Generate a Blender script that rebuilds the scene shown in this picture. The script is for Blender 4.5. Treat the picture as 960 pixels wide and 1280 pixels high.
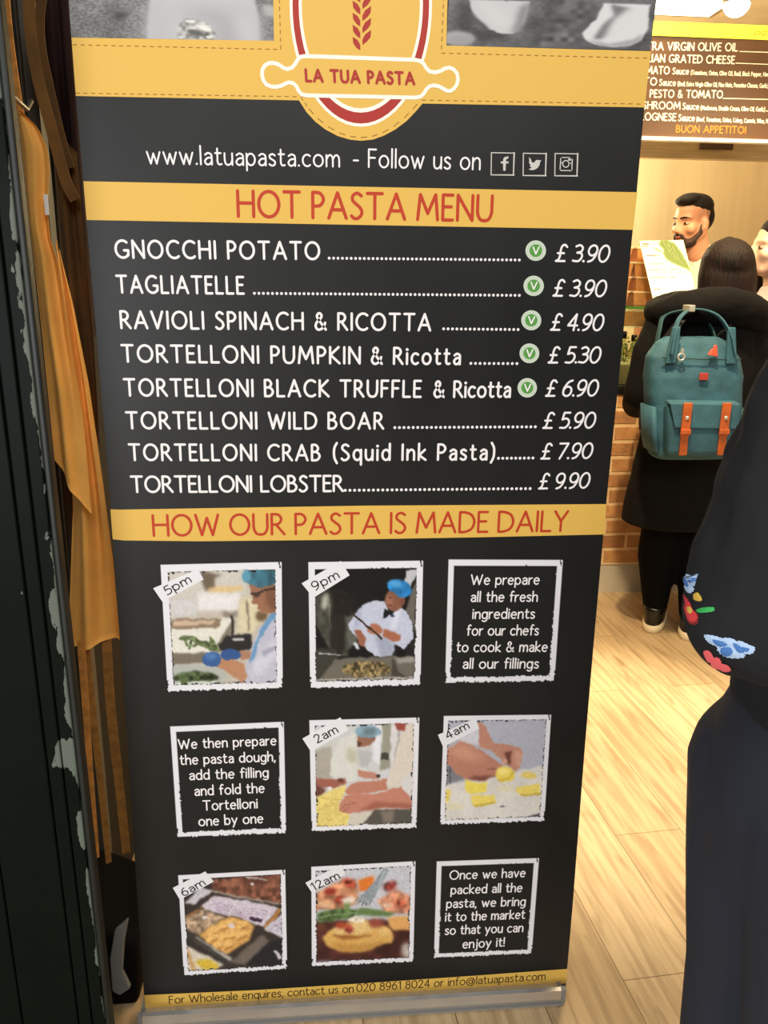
import bpy, math, random
import numpy as np
from mathutils import Vector, Matrix
from mathutils.bvhtree import BVHTree
random.seed(7); rng = np.random.default_rng(7)
for o in list(bpy.data.objects): bpy.data.objects.remove(o)
SC = bpy.context.scene; COL = SC.collection
PI = math.pi

# ------------------------------------------------------------------ camera
F_PX, CX, CY = 1035.0, 480.0, 640.0
YAW, PITCH, ROLL = 0.0885413, 0.27472792, 0.01260933
CAM = np.array([-0.0876534, -1.35495685, 1.45471818])
_fw = np.array([math.sin(YAW)*math.cos(PITCH), math.cos(YAW)*math.cos(PITCH), -math.sin(PITCH)])
_rt = np.array([math.cos(YAW), -math.sin(YAW), 0.0]); _up = np.cross(_rt, _fw)
_r2 = math.cos(ROLL)*_rt + math.sin(ROLL)*_up; _u2 = -math.sin(ROLL)*_rt + math.cos(ROLL)*_up
cd = bpy.data.cameras.new('camera'); cam = bpy.data.objects.new('camera', cd); COL.objects.link(cam)
cd.sensor_fit = 'VERTICAL'; cd.sensor_height = 36.0; cd.lens = F_PX/1280.0*36.0
cd.clip_start = 0.02; cd.clip_end = 60
cam.matrix_world = Matrix(((_r2[0], _u2[0], -_fw[0], CAM[0]), (_r2[1], _u2[1], -_fw[1], CAM[1]),
                           (_r2[2], _u2[2], -_fw[2], CAM[2]), (0, 0, 0, 1)))
SC.camera = cam
def ray(px, py):
    return _r2*((px-CX)/F_PX) - _u2*((py-CY)/F_PX) + _fw
def at(px, py, y=0.0):                       # world point on the plane Y=y seen at a photo pixel
    d = ray(px, py); return CAM + d*((y-CAM[1])/d[1])
def onfloor(px, py, z=0.0):
    d = ray(px, py); return CAM + d*((z-CAM[2])/d[2])

# ------------------------------------------------------------------ light and exposure
SC.view_settings.view_transform = 'Standard'; SC.view_settings.look = 'None'
SC.view_settings.exposure = 0.0; SC.view_settings.gamma = 1.0; SC.view_settings.use_curve_mapping = False
w = bpy.data.worlds.new('world'); SC.world = w; w.use_nodes = True
w.node_tree.nodes['Background'].inputs[0].default_value = (1.0, 0.96, 0.9, 1)
w.node_tree.nodes['Background'].inputs[1].default_value = 0.22
def look_rot(src, dst): return (Vector(dst)-Vector(src)).to_track_quat('-Z', 'Y').to_euler()
def area(name, loc, to, size, power, col=(1, 1, 1), sy=None, spread=None):
    l = bpy.data.lights.new(name, 'AREA'); l.energy = power; l.color = col; l.size = size
    if sy: l.shape = 'RECTANGLE'; l.size_y = sy
    if spread: l.spread = spread
    o = bpy.data.objects.new(name, l); COL.objects.link(o); o.location = loc; o.rotation_euler = look_rot(loc, to); return o
def spot(name, loc, to, power, angle, col, blend=0.6, r=0.05):
    l = bpy.data.lights.new(name, 'SPOT'); l.energy = power; l.color = col; l.spot_size = math.radians(angle)
    l.spot_blend = blend; l.shadow_soft_size = r
    o = bpy.data.objects.new(name, l); COL.objects.link(o); o.location = loc; o.rotation_euler = look_rot(loc, to); return o
def point(name, loc, power, col, r=0.05):
    l = bpy.data.lights.new(name, 'POINT'); l.energy = power; l.color = col; l.shadow_soft_size = r
    o = bpy.data.objects.new(name, l); COL.objects.link(o); o.location = loc; return o
WARM = (1.0, 0.78, 0.46)
area('hall_light', (0.3, -3.0, 3.7), (0.0, 0.0, 1.0), 2.2, 92, (1.0, 0.97, 0.92), 1.4)
area('banner_fill_light', (-2.0, -3.2, 1.2), (0.1, 0.0, 0.4), 1.4, 80, (0.97, 0.98, 1.0), 1.4)  # added fill with no lamp behind it, evens out the banner's darker lower part
area('shop_ceiling_glow', (1.3, 1.3, 2.75), (1.3, 1.3, 0), 1.2, 42, WARM, 1.6)
spot('shop_spot_floor', (0.95, 1.3, 2.8), (0.85, 0.94, 0), 660, 37, (1.0, 0.89, 0.66), 0.85)
spot('shop_spot_walkway', (0.75, 0.9, 2.8), (1.25, 2.2, 0.35), 240, 58, WARM, 0.9)
point('kitchen_glow', (1.3, 3.55, 1.9), 46, (1.0, 0.86, 0.55), 0.12)
spot('kitchen_spot', (1.0, 2.2, 2.78), (1.75, 2.8, 1.6), 120, 60, WARM, 0.7)
spot('case_spot', (1.9, 1.2, 2.8), (1.55, 2.5, 1.3), 200, 50, WARM, 0.8)

# ------------------------------------------------------------------ helpers: materials
def lin(c):
    c = np.asarray(c, float)/255.0
    return np.where(c <= 0.04045, c/12.92, ((c+0.055)/1.055)**2.4)
def rgba(c): a = lin(c); return (float(a[0]), float(a[1]), float(a[2]), 1.0)
def mat(name, c, rough=0.6, metal=0.0, var=0.0, vscale=8.0, bump=0.0, bscale=60.0, c2=None, stretch=None, spec=None, emit=None, estr=0, trans=0.0, coat=0.0):
    m = bpy.data.materials.new(name); m.use_nodes = True; nt = m.node_tree; b = nt.nodes['Principled BSDF']
    b.inputs['Base Color'].default_value = rgba(c); b.inputs['Roughness'].default_value = rough; b.inputs['Metallic'].default_value = metal
    if spec is not None: b.inputs['Specular IOR Level'].default_value = spec
    if coat: b.inputs['Coat Weight'].default_value = coat
    if trans: b.inputs['Transmission Weight'].default_value = trans
    if emit: b.inputs['Emission Color'].default_value = rgba(emit); b.inputs['Emission Strength'].default_value = estr
    tc = nt.nodes.new('ShaderNodeTexCoord'); mp = nt.nodes.new('ShaderNodeMapping'); nt.links.new(tc.outputs['Object'], mp.inputs[0])
    if stretch: mp.inputs['Scale'].default_value = stretch
    if var or c2 is not None:
        n = nt.nodes.new('ShaderNodeTexNoise'); n.inputs['Scale'].default_value = vscale; n.inputs['Detail'].default_value = 5
        nt.links.new(mp.outputs[0], n.inputs['Vector'])
        r = nt.nodes.new('ShaderNodeValToRGB'); a = np.asarray(c, float)
        lo = a*(1-var) if c2 is None else np.asarray(c2, float); hi = np.minimum(a*(1+var), 255) if c2 is None else a
        r.color_ramp.elements[0].position = 0.32; r.color_ramp.elements[1].position = 0.68
        r.color_ramp.elements[0].color = rgba(lo); r.color_ramp.elements[1].color = rgba(hi)
        nt.links.new(n.outputs['Fac'], r.inputs[0]); nt.links.new(r.outputs[0], b.inputs['Base Color'])
    if bump:
        n = nt.nodes.new('ShaderNodeTexNoise'); n.inputs['Scale'].default_value = bscale; n.inputs['Detail'].default_value = 4
        nt.links.new(mp.outputs[0], n.inputs['Vector'])
        bp = nt.nodes.new('ShaderNodeBump'); bp.inputs['Strength'].default_value = bump; bp.inputs['Distance'].default_value = 0.01
        nt.links.new(n.outputs['Fac'], bp.inputs['Height']); nt.links.new(bp.outputs[0], b.inputs['Normal'])
    return m
def attr_mat(name, rough=0.5):
    m = bpy.data.materials.new(name); m.use_nodes = True; nt = m.node_tree; b = nt.nodes['Principled BSDF']
    a = nt.nodes.new('ShaderNodeAttribute'); a.attribute_name = 'Col'; nt.links.new(a.outputs['Color'], b.inputs['Base Color'])
    b.inputs['Roughness'].default_value = rough; b.inputs['Specular IOR Level'].default_value = 0.25
    return m

# ------------------------------------------------------------------ helpers: meshes and tagging
def tag(o, label=None, cat=None, group=None, kind=None):
    if label: o['label'] = label
    if cat: o['category'] = cat
    if group: o['group'] = group
    if kind: o['kind'] = kind
    return o
def empty(name, loc, label, cat, group=None):
    o = bpy.data.objects.new(name, None); COL.objects.link(o); o.location = Vector(loc); o.empty_display_size = 0.1
    return tag(o, label, cat, group)
def finish(o, parent):
    if parent is not None:
        o.parent = parent
        off = Vector((0, 0, 0)); p = parent
        while p is not None: off += p.location; p = p.parent
        o.location = -off                       # vertices are given in world space
class MB:
    def __init__(s): s.v = []; s.f = []
    def add(s, vs, fs):
        b = len(s.v); s.v += [tuple(map(float, p)) for p in vs]; s.f += [tuple(i+b for i in f) for f in fs]; return s
    def box(s, a, b):
        x0, y0, z0 = a; x1, y1, z1 = b
        return s.add([(x0,y0,z0),(x1,y0,z0),(x1,y1,z0),(x0,y1,z0),(x0,y0,z1),(x1,y0,z1),(x1,y1,z1),(x0,y1,z1)],
                     [(0,3,2,1),(4,5,6,7),(0,1,5,4),(1,2,6,5),(2,3,7,6),(3,0,4,7)])
    def hexa(s, c8): return s.add(c8, [(0,3,2,1),(4,5,6,7),(0,1,5,4),(1,2,6,5),(2,3,7,6),(3,0,4,7)])
    def loft(s, rings, caps=True):
        n = len(rings[0]); vs = [p for r in rings for p in r]; fs = []
        for i in range(len(rings)-1):
            for j in range(n):
                k = (j+1) % n; fs.append((i*n+j, i*n+k, (i+1)*n+k, (i+1)*n+j))
        if caps: fs.append(tuple(range(n-1, -1, -1))); fs.append(tuple((len(rings)-1)*n+j for j in range(n)))
        return s.add(vs, fs)
    def tube(s, pts, rads, n=12, flat=None):
        pts = [Vector(p) for p in pts]; rings = []
        if not hasattr(rads, '__len__'): rads = [rads]*len(pts)
        prev = None
        for i, p in enumerate(pts):
            t = (pts[min(i+1, len(pts)-1)]-pts[max(i-1, 0)]).normalized()
            if prev is None:
                prev = t.orthogonal().normalized()
                if flat is not None: prev = (Vector(flat)-t*Vector(flat).dot(t)).normalized()
            prev = (prev-t*prev.dot(t)).normalized(); q = t.cross(prev)
            r = rads[i]; ra, rb = r if hasattr(r, '__len__') else (r, r)
            rings.append([p+prev*(ra*math.cos(2*PI*k/n))+q*(rb*math.sin(2*PI*k/n)) for k in range(n)])
        return s.loft(rings)
    def ell(s, c, r, M=None, n=16, m=10):
        c = Vector(c); rings = []
        for i in range(1, m):
            th = PI*i/m
            rings.append([Vector((r[0]*math.sin(th)*math.cos(2*PI*k/n), r[1]*math.sin(th)*math.sin(2*PI*k/n), -r[2]*math.cos(th))) for k in range(n)])
        rings = [[Vector((0,0,-r[2]))]*n] + rings + [[Vector((0,0,r[2]))]*n]
        vs = [Vector((0,0,-r[2]))] + [p for R in rings[1:-1] for p in R] + [Vector((0,0,r[2]))]
        if M is not None: vs = [M @ p for p in vs]
        fs = [(0, 1+(k+1) % n, 1+k) for k in range(n)]
        for i in range(m-2):
            for k in range(n): fs.append((1+i*n+k, 1+i*n+(k+1) % n, 1+(i+1)*n+(k+1) % n, 1+(i+1)*n+k))
        L = len(vs)-1; b = 1+(m-2)*n
        fs += [(b+k, b+(k+1) % n, L) for k in range(n)]
        return s.add([c+p for p in vs], fs)
    def cap(s, a, b, r0, r1, n=14):               # tapered capsule
        a = Vector(a); b = Vector(b); d = b-a; L = d.length
        if L < 1e-6: return s.ell(a, (r0,)*3)
        d.normalize(); pts = []; rs = []
        for k in range(5): th = -PI/2+PI/2*k/4.0; pts.append(a+d*(r0*math.sin(th))); rs.append(max(r0*math.cos(th), r0*0.02))
        for k in range(5): th = PI/2*k/4.0; pts.append(b+d*(r1*math.sin(th))); rs.append(max(r1*math.cos(th), r1*0.02))
        return s.tube(pts, rs, n)
    def chain(s, pts, rs):
        for i in range(len(pts)-1): s.cap(pts[i], pts[i+1], rs[i], rs[i+1])
        return s
    def sections(s, secs, n=28, p=2.0):           # (z, cx, cy, rx, ry) rings
        rings = []
        for z, cx, cy, rx, ry in secs:
            r = []
            for k in range(n):
                c, q = math.cos(2*PI*k/n), math.sin(2*PI*k/n)
                r.append((cx+rx*math.copysign(abs(c)**(2/p), c), cy+ry*math.copysign(abs(q)**(2/p), q), z))
            rings.append(r)
        return s.loft(rings)
    def prism(s, front, dirv):
        n = len(front); d = Vector(dirv); vs = [Vector(p) for p in front] + [Vector(p)+d for p in front]
        fs = [tuple(range(n)), tuple(range(2*n-1, n-1, -1))] + [(k, n+k, n+(k+1) % n, (k+1) % n) for k in range(n)]
        return s.add(vs, fs)
    def lathe(s, c, prof, n=20):
        return s.loft([[(c[0]+r*math.cos(2*PI*k/n), c[1]+r*math.sin(2*PI*k/n), c[2]+z) for k in range(n)] for r, z in prof])
    def build(s, name, m, parent=None, smooth=False, bevel=0, sub=0):
        me = bpy.data.meshes.new(name); me.from_pydata(s.v, [], s.f); me.materials.append(m)
        if smooth: me.polygons.foreach_set('use_smooth', [True]*len(me.polygons))
        o = bpy.data.objects.new(name, me); COL.objects.link(o); finish(o, parent)
        if bevel:
            b = o.modifiers.new('bevel', 'BEVEL'); b.width = bevel; b.segments = 2; b.limit_method = 'ANGLE'
        if sub:
            q = o.modifiers.new('sub', 'SUBSURF'); q.levels = sub; q.render_levels = sub
        return o
    def blob(s, name, m, parent=None, voxel=0.012, smooth=6, disp=0.0, dscale=0.1):   # fuse everything into one continuous skin
        me = bpy.data.meshes.new(name); me.from_pydata(s.v, [], s.f)
        o = bpy.data.objects.new(name, me); COL.objects.link(o)
        r = o.modifiers.new('r', 'REMESH'); r.mode = 'VOXEL'; r.voxel_size = voxel; r.use_smooth_shade = True
        if smooth: q = o.modifiers.new('s', 'SMOOTH'); q.iterations = smooth; q.factor = 0.5
        if disp:
            t = bpy.data.textures.new(name+'_folds', 'CLOUDS'); t.noise_scale = dscale; t.noise_depth = 2
            d = o.modifiers.new('d', 'DISPLACE'); d.texture = t; d.strength = disp; d.mid_level = 0.5; d.texture_coords = 'GLOBAL'
        dg = bpy.context.evaluated_depsgraph_get()
        new = bpy.data.meshes.new_from_object(o.evaluated_get(dg)); o.modifiers.clear(); o.data = new; new.name = name
        new.materials.clear(); new.materials.append(m)
        new.polygons.foreach_set('use_smooth', [True]*len(new.polygons))
        finish(o, parent); return o
def struct(o): o['kind'] = 'structure'; return o

# ------------------------------------------------------------------ helpers: stroke lettering
G = {}
def _g(ch, adv, spec): G[ch] = (adv, spec)
for line in '''A .74 l 0,0 .37,1 .74,0;l .13,.33 .61,.33
B .5 l 0,0 0,1;c 0,1 .25,.99 .4,.78 .27,.57 0,.54;c 0,.54 .33,.52 .5,.28 .34,.03 0,0
C .68 e .42,.5,.42,.5,52,308
D .68 l 0,0 0,1;c 0,1 .25,.99 .55,.85 .68,.5 .55,.15 .25,.01 0,0
E .42 l .42,1 0,1 0,0 .43,0;l 0,.53 .36,.53
F .42 l .42,1 0,1 0,0;l 0,.53 .36,.53
G .74 e .42,.5,.42,.5,52,318;l .5,.43 .75,.43 .74,.14
H .64 l 0,0 0,1;l .64,0 .64,1;l 0,.53 .64,.53
I .02 l .01,0 .01,1
J .3 c .28,1 .28,.25 .2,.03 .02,.0
K .56 l 0,0 0,1;l .52,1 .02,.52 .58,0
L .42 l 0,1 0,0 .43,0
M .86 l 0,0 .1,1 .43,.25 .76,1 .86,0
N .64 l 0,0 0,1 .64,0 .64,1
O .84 e .42,.5,.42,.5
P .45 l 0,0 0,1;c 0,1 .3,.97 .45,.73 .3,.49 0,.46
R .54 l 0,0 0,1;c 0,1 .3,.97 .43,.75 .3,.52 0,.48;l .2,.48 .56,0
S .45 c .42,.9 .25,1 .07,.91 .05,.72 .2,.57 .38,.41 .44,.2 .3,.02 .12,.0 0,.1
T .64 l 0,1 .64,1;l .32,1 .32,0
U .62 c 0,1 0,.6 .01,.3 .12,.06 .31,0 .5,.06 .61,.3 .62,.6 .62,1
V .66 l 0,1 .33,0 .66,1
W 1.0 l 0,1 .26,0 .5,.85 .74,0 1,1
X .6 l 0,0 .6,1;l 0,1 .6,0
Y .6 l 0,1 .3,.5 .6,1;l .3,.5 .3,0
Z .56 l 0,1 .56,1 0,0 .58,0
a .4 c .04,.56 .2,.66 .37,.58 .4,.4 .4,0;c .4,.4 .16,.37 .02,.18 .13,.01 .3,.05 .4,.2
b .46 l 0,1.05 0,0;e .23,.33,.23,.33
c .42 e .25,.33,.25,.33,50,310
d .46 l .46,1.05 .46,0;e .23,.33,.23,.33
e .46 l .02,.36 .46,.36;e .24,.33,.23,.33,6,312
f .3 c .34,1.0 .22,1.05 .13,.9 .12,.6 .12,0;l 0,.63 .3,.63
g .46 e .23,.33,.23,.33;c .46,.66 .46,.2 .43,-.15 .25,-.3 .04,-.22
h .42 l 0,1.05 0,0;c 0,.4 .12,.6 .27,.66 .39,.56 .42,.35 .42,0
i .02 l .01,.66 .01,0;o .01,.9
j .15 c .13,.66 .13,-.1 .08,-.25 -.05,-.28;o .13,.9
k .42 l 0,1.05 0,0;l .38,.66 .02,.3 .43,0
l .02 l .01,1.05 .01,0
m .72 l 0,.66 0,0;c 0,.4 .1,.6 .22,.66 .33,.56 .36,.35 .36,0;c .36,.4 .46,.6 .58,.66 .69,.56 .72,.35 .72,0
n .42 l 0,.66 0,0;c 0,.4 .12,.6 .27,.66 .39,.56 .42,.35 .42,0
o .52 e .26,.33,.26,.33
p .46 l 0,.66 0,-.3;e .23,.33,.23,.33
q .46 l .46,.66 .46,-.3;e .23,.33,.23,.33
r .26 l 0,.66 0,0;c 0,.36 .1,.58 .28,.65
s .33 c .32,.58 .18,.66 .03,.58 .05,.43 .18,.34 .32,.22 .29,.05 .14,0 0,.08
t .32 c .12,.92 .12,.5 .12,.16 .2,.02 .34,.04;l 0,.66 .31,.66
u .42 c 0,.66 0,.3 .05,.07 .2,0 .35,.1 .42,.3;l .42,.66 .42,0
v .44 l 0,.66 .22,0 .44,.66
w .7 l 0,.66 .19,0 .35,.58 .51,0 .7,.66
x .4 l 0,0 .4,.66;l 0,.66 .4,0
y .46 l 0,.66 .24,.03;l .46,.66 .1,-.3
z .38 l 0,.66 .38,.66 0,0 .4,0
0 .54 e .27,.5,.27,.5
1 .24 l .02,.82 .2,1 .2,0
2 .48 c .03,.82 .12,.97 .28,1 .43,.82 .36,.55 .02,.0;l .02,0 .48,0
3 .44 c .03,.92 .22,1 .4,.85 .36,.62 .15,.54;c .15,.54 .38,.5 .45,.27 .3,.03 .0,.05
4 .5 l .37,0 .37,1 .0,.3 .52,.3
5 .44 l .42,1 .1,1 .06,.56;c .06,.56 .25,.63 .43,.5 .45,.25 .3,.03 .02,.03
6 .48 c .42,.99 .2,.86 .03,.5 .02,.3;e .24,.3,.23,.3
7 .48 l 0,1 .48,1 .14,0
8 .46 e .23,.76,.18,.24;e .23,.27,.23,.27
9 .48 e .24,.69,.23,.31;c .47,.7 .44,.4 .3,.1 .1,0
& .66 c .66,0 .16,.68 .12,.88 .25,1 .38,.9 .36,.72 .1,.45 .02,.2 .16,.0 .38,.04 .54,.2 .62,.42
. .03 o .01,.03
, .05 l .03,.04 -.02,-.16
! .03 l .01,1 .01,.28;o .01,.03
- .26 l 0,.36 .26,.36
( .2 c .2,1.1 .04,.75 .04,.2 .2,-.2
) .2 c 0,1.1 .16,.75 .16,.2 0,-.2
@ .9 e .45,.36,.2,.22;c .65,.6 .65,.2 .78,.14 .88,.4 .72,.75 .45,.85 .14,.7 .02,.36 .14,0 .45,-.14 .75,-.05'''.split('\n'):
    ch, adv, spec = line.split(' ', 2); _g(ch, float(adv), spec)
_g('\u00a3', .5, 'c .48,.88 .36,1 .22,.95 .17,.7 .19,.4 .15,.12 .02,.02;l .02,.02 .5,.02;l .04,.5 .38,.5')
def catmull(P, k=5):
    P = [np.array(p, float) for p in P]; Q = [2*P[0]-P[1]] + P + [2*P[-1]-P[-2]]; out = []
    for i in range(1, len(Q)-2):
        for j in range(k):
            t = j/k; a, b, c, d = Q[i-1], Q[i], Q[i+1], Q[i+2]
            out.append(0.5*((2*b)+(c-a)*t+(2*a-5*b+4*c-d)*t*t+(3*b-a-3*c+d)*t**3))
    out.append(P[-1]); return out
def glyph(ch):
    adv, spec = G[ch]; st = []
    for s in spec.split(';'):
        k, rest = s.split(' ', 1)
        if k == 'e':
            a = [float(x) for x in rest.split(',')]; a0, a1 = (a[4], a[5]) if len(a) > 4 else (0, 360)
            n = 22; st.append(('c', [(a[0]+a[2]*math.cos(math.radians(a0+(a1-a0)*i/n)), a[1]+a[3]*math.sin(math.radians(a0+(a1-a0)*i/n))) for i in range(n+1)]))
        else:
            pts = [tuple(float(x) for x in p.split(',')) for p in rest.split()]
            if k == 'c': st.append(('c', catmull(pts)))
            elif k == 'o': st.append(('o', pts))
            else: st.append(('l', pts))
    return adv, st
GL = {ch: glyph(ch) for ch in G}
def text_width(s, gap, space):
    x = 0
    for ch in s: x += space if ch == ' ' else GL[ch][0]+gap
    return max(x-gap, 0.01)
class Flat:
    """flat ink on a plane: o origin, ex / ey unit axes; 2-D metres"""
    def __init__(s, o, ex, ey): s.o, s.ex, s.ey = np.array(o, float), np.array(ex, float), np.array(ey, float); s.mb = MB(); s.k = 0; s.nz = np.cross(s.ex, s.ey)
    def P(s, p): return s.o + s.ex*p[0] + s.ey*p[1] + s.nz*(1.5e-5*(s.k % 16))   # ink layers, microns apart
    def fan(s, pts): s.k += 1; s.mb.add([s.P(p) for p in pts], [tuple(range(len(pts)))])
    def disc(s, c, r, n=10, ry=None): s.fan([(c[0]+r*math.cos(2*PI*k/n), c[1]+(ry or r)*math.sin(2*PI*k/n)) for k in range(n)])
    def stroke(s, kind, pts, hw):
        pts = [np.array(p, float) for p in pts]
        if kind == 'o':
            for p in pts: s.disc(p, hw*1.25)
            return
        if kind == 'l':
            for a, b in zip(pts[:-1], pts[1:]):
                d = b-a; L = np.linalg.norm(d)
                if L < 1e-9: continue
                n = np.array([-d[1], d[0]])/L*hw; s.fan([a-n, b-n, b+n, a+n])
            for p in pts: s.disc(p, hw, 8)
            return
        m = len(pts); vs = []; s.k += 1
        for i in range(m):
            d = pts[min(i+1, m-1)]-pts[max(i-1, 0)]; L = np.linalg.norm(d) or 1; n = np.array([-d[1], d[0]])/L*hw
            vs += [s.P(pts[i]-n), s.P(pts[i]+n)]
        s.mb.add(vs, [(2*i, 2*i+2, 2*i+3, 2*i+1) for i in range(m-1)])
        s.disc(pts[0], hw, 8); s.disc(pts[-1], hw, 8)
    def write(s, txt, x0, y0, width, cap, weight=0.13, gap=0.2, space=0.42, slant=0.0, prefix=''):
        sx = width/text_width(txt, gap, space); hw = weight*cap*0.5
        x = x0/sx
        if prefix: x -= text_width(prefix, gap, space)+(0 if prefix.endswith(' ') else gap)
        for ch in prefix+txt:
            if ch == ' ': x += space; continue
            adv, st = GL[ch]
            for k, pts in st: s.stroke(k, [((x+p[0])*sx+slant*p[1]*cap, y0+p[1]*cap) for p in pts], hw)
            x += adv+gap
def ptext(name, items, m, parent, y=0.0, lift=0.0006, **kw):
    """items: (text, px0, py0, px1, py1, cap_px[, opts]) measured on the photograph, laid on the plane Y=y as one mesh; 'dots'/'rule' draw leaders"""
    M = MB()
    for it in items:
        t, a, b, c, d, capx = it[:6]; op = dict(kw); op.update(it[6] if len(it) > 6 else {})
        A, B = at(a, b, y), at(c, d, y); T = at((a+c)/2, (b+d)/2-capx, y); Mi = (A+B)/2
        ex = (B-A); L = np.linalg.norm(ex); ex = ex/L; ey = np.array([-ex[2], 0, ex[0]]); cap = float(np.dot(T-Mi, ey))
        F = Flat(A-np.array([0, lift, 0]), ex, ey)
        if t == 'dots':
            n = op.get('n') or int(round(L/(cap*1.9)))
            for k in range(n+1): F.disc((L*k/n, 0), cap*op.get('dr', .62), 8)
        elif t == 'rule': F.stroke('l', [(0, 0), (L, 0)], cap*0.5)
        else: F.write(t, 0, 0, L, cap, **{k: v for k, v in op.items() if k in ('weight', 'gap', 'space', 'slant', 'prefix')})
        M.add(F.mb.v, F.mb.f)
    return M.build(name, m, parent)
def ppoly(name, polys, m, parent, y=0.0, lift=0.0003):
    M = MB()
    for k, p in enumerate(polys): M.add([at(q[0], q[1], y)-np.array([0, lift+1.2e-5*(k % 8), 0]) for q in p], [tuple(range(len(p)))[::-1]])
    return M.build(name, m, parent)
def pstroke(name, lines, wpx, m, parent, y=0.0, lift=0.0006, closed=False):
    M = MB()
    for ln in lines:
        pts = [at(q[0], q[1], y) for q in ln]; pts = [(p[0], p[2]) for p in pts]
        if closed: pts = pts+[pts[0]]
        hw = wpx*0.5*float(np.linalg.norm(at(ln[0][0]+1, ln[0][1], y)-at(ln[0][0], ln[0][1], y)))
        F = Flat((0, y-lift, 0), (1, 0, 0), (0, 0, 1)); F.stroke('c', pts, hw); M.add(F.mb.v, F.mb.f)
    return M.build(name, m, parent)

# ------------------------------------------------------------------ helpers: printed pictures
def vnoise(h, w, cells, seed):
    r = np.random.default_rng(seed); cy_ = max(2, int(cells*h/w)); g = r.random((cy_+2, cells+2))
    y = np.linspace(0, cy_, h, endpoint=False); x = np.linspace(0, cells, w, endpoint=False)
    yi, xi = y.astype(int), x.astype(int); fy, fx = (y-yi)[:, None], (x-xi)[None]
    fy, fx = fy*fy*(3-2*fy), fx*fx*(3-2*fx)
    a, b, c, d = g[np.ix_(yi, xi)], g[np.ix_(yi, xi+1)], g[np.ix_(yi+1, xi)], g[np.ix_(yi+1, xi+1)]
    return (a*(1-fx)+b*fx)*(1-fy)+(c*(1-fx)+d*fx)*fy
def gblur(a, s):
    if s <= 0.3: return a
    r = int(3*s)+1; k = np.exp(-0.5*(np.arange(-r, r+1)/s)**2); k /= k.sum()
    p = np.pad(a, ((r, r), (0, 0)), 'edge'); a = sum(k[i]*p[i:i+a.shape[0]] for i in range(2*r+1))
    p = np.pad(a, ((0, 0), (r, r)), 'edge'); return sum(k[i]*p[:, i:i+a.shape[1]] for i in range(2*r+1))
class Canvas:
    def __init__(s, quad, bg, nx=150, ny=150, seed=1):
        """quad TL,TR,BR,BL in drawing coordinates"""
        u = np.linspace(0, 1, nx)[None]; v = np.linspace(0, 1, ny)[:, None]; q = np.array(quad, float)
        B = lambda i: (q[0, i]*(1-u)+q[1, i]*u)*(1-v)+(q[3, i]*(1-u)+q[2, i]*u)*v
        s.X, s.Y, s.U, s.V = B(0), B(1), u+0*v, v+0*u; s.nx, s.ny, s.seed = nx, ny, seed
        W_ = abs(q[1, 0]-q[0, 0]); wob = lambda k: ((vnoise(ny, nx, 16, seed*7+k)-.5)*.015+(vnoise(ny, nx, 40, seed*7+k+3)-.5)*.009)*W_*min(1, ny/nx*1.2)
        s.X, s.Y = s.X+wob(1), s.Y+wob(2)                    # organic outlines
        s.cell = (np.hypot(*(q[1]-q[0]))/nx); s.img = np.ones((ny, nx, 3))*np.array(bg, float)
    def put(s, m, c, blur=0, al=1.0, tex=0, cells=30):
        m = gblur(m.astype(float), blur/s.cell)*al; c = np.array(c, float)*np.ones((s.ny, s.nx, 3))
        if tex: s.seed += 1; c = c*(1+tex*(vnoise(s.ny, s.nx, cells, s.seed)-0.5)[..., None]*2)
        s.img = s.img*(1-m[..., None])+c*m[..., None]; return s
    def poly(s, pts, c, blur=4, al=1.0, tex=0, cells=30):
        m = np.zeros((s.ny, s.nx), bool); n = len(pts)
        for i in range(n):
            x0, y0 = pts[i]; x1, y1 = pts[(i+1) % n]
            if y0 == y1: continue
            m ^= ((s.Y < y0) != (s.Y < y1)) & (s.X < (x1-x0)*(s.Y-y0)/(y1-y0)+x0)
        return s.put(m, c, blur, al, tex, cells)
    def ell(s, x, y, rx, ry, c, blur=4, rot=0, al=1.0, tex=0, cells=30):
        a = math.radians(rot); dx, dy = s.X-x, s.Y-y; p, q = dx*math.cos(a)+dy*math.sin(a), -dx*math.sin(a)+dy*math.cos(a)
        return s.put((p/rx)**2+(q/ry)**2 < 1, c, blur, al, tex, cells)
    def line(s, pts, wd, c, blur=2, al=1.0):
        m = np.zeros((s.ny, s.nx), bool)
        for (x0, y0), (x1, y1) in zip(pts[:-1], pts[1:]):
            dx, dy = x1-x0, y1-y0; L = dx*dx+dy*dy or 1; t = np.clip(((s.X-x0)*dx+(s.Y-y0)*dy)/L, 0, 1)
            m |= np.hypot(s.X-x0-t*dx, s.Y-y0-t*dy) < wd/2
        return s.put(m, c, blur, al)
    def grain(s, amt, cells=60):
        s.seed += 1; s.img *= (1+amt*(vnoise(s.ny, s.nx, cells, s.seed)-0.5)[..., None]*2); return s
    def frame(s, b=0.055, dark=(28, 28, 28), white=(226, 226, 232)):
        s.seed += 1; n1 = vnoise(s.ny, s.nx, 70, s.seed); n2 = vnoise(s.ny, s.nx, 12, s.seed+50)
        d = np.minimum(np.minimum(s.U, 1-s.U), np.minimum(s.V, 1-s.V))
        rough = (n1-0.5)*0.012+(n2-0.5)*0.008
        rr = (s.U > 0.5)*0.4+(s.V > 0.5)*0.7+0.25
        s.put((d < b+0.006+rough*2) & (n1 > 0.4), dark, 0)
        s.put(d < b+rough*rr, white, 0)
        s.put((d < 0.008+(n1-0.4)*0.02*(s.V > 0.9)-0.004*(s.V<0.9)), dark, 0)
        s.put((s.U > 0.95) & (np.minimum(s.V, 1-s.V) < 0.05) & (np.abs(s.U-s.V*0.2-0.975) < 0.006), dark, 0)
        return s
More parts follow.
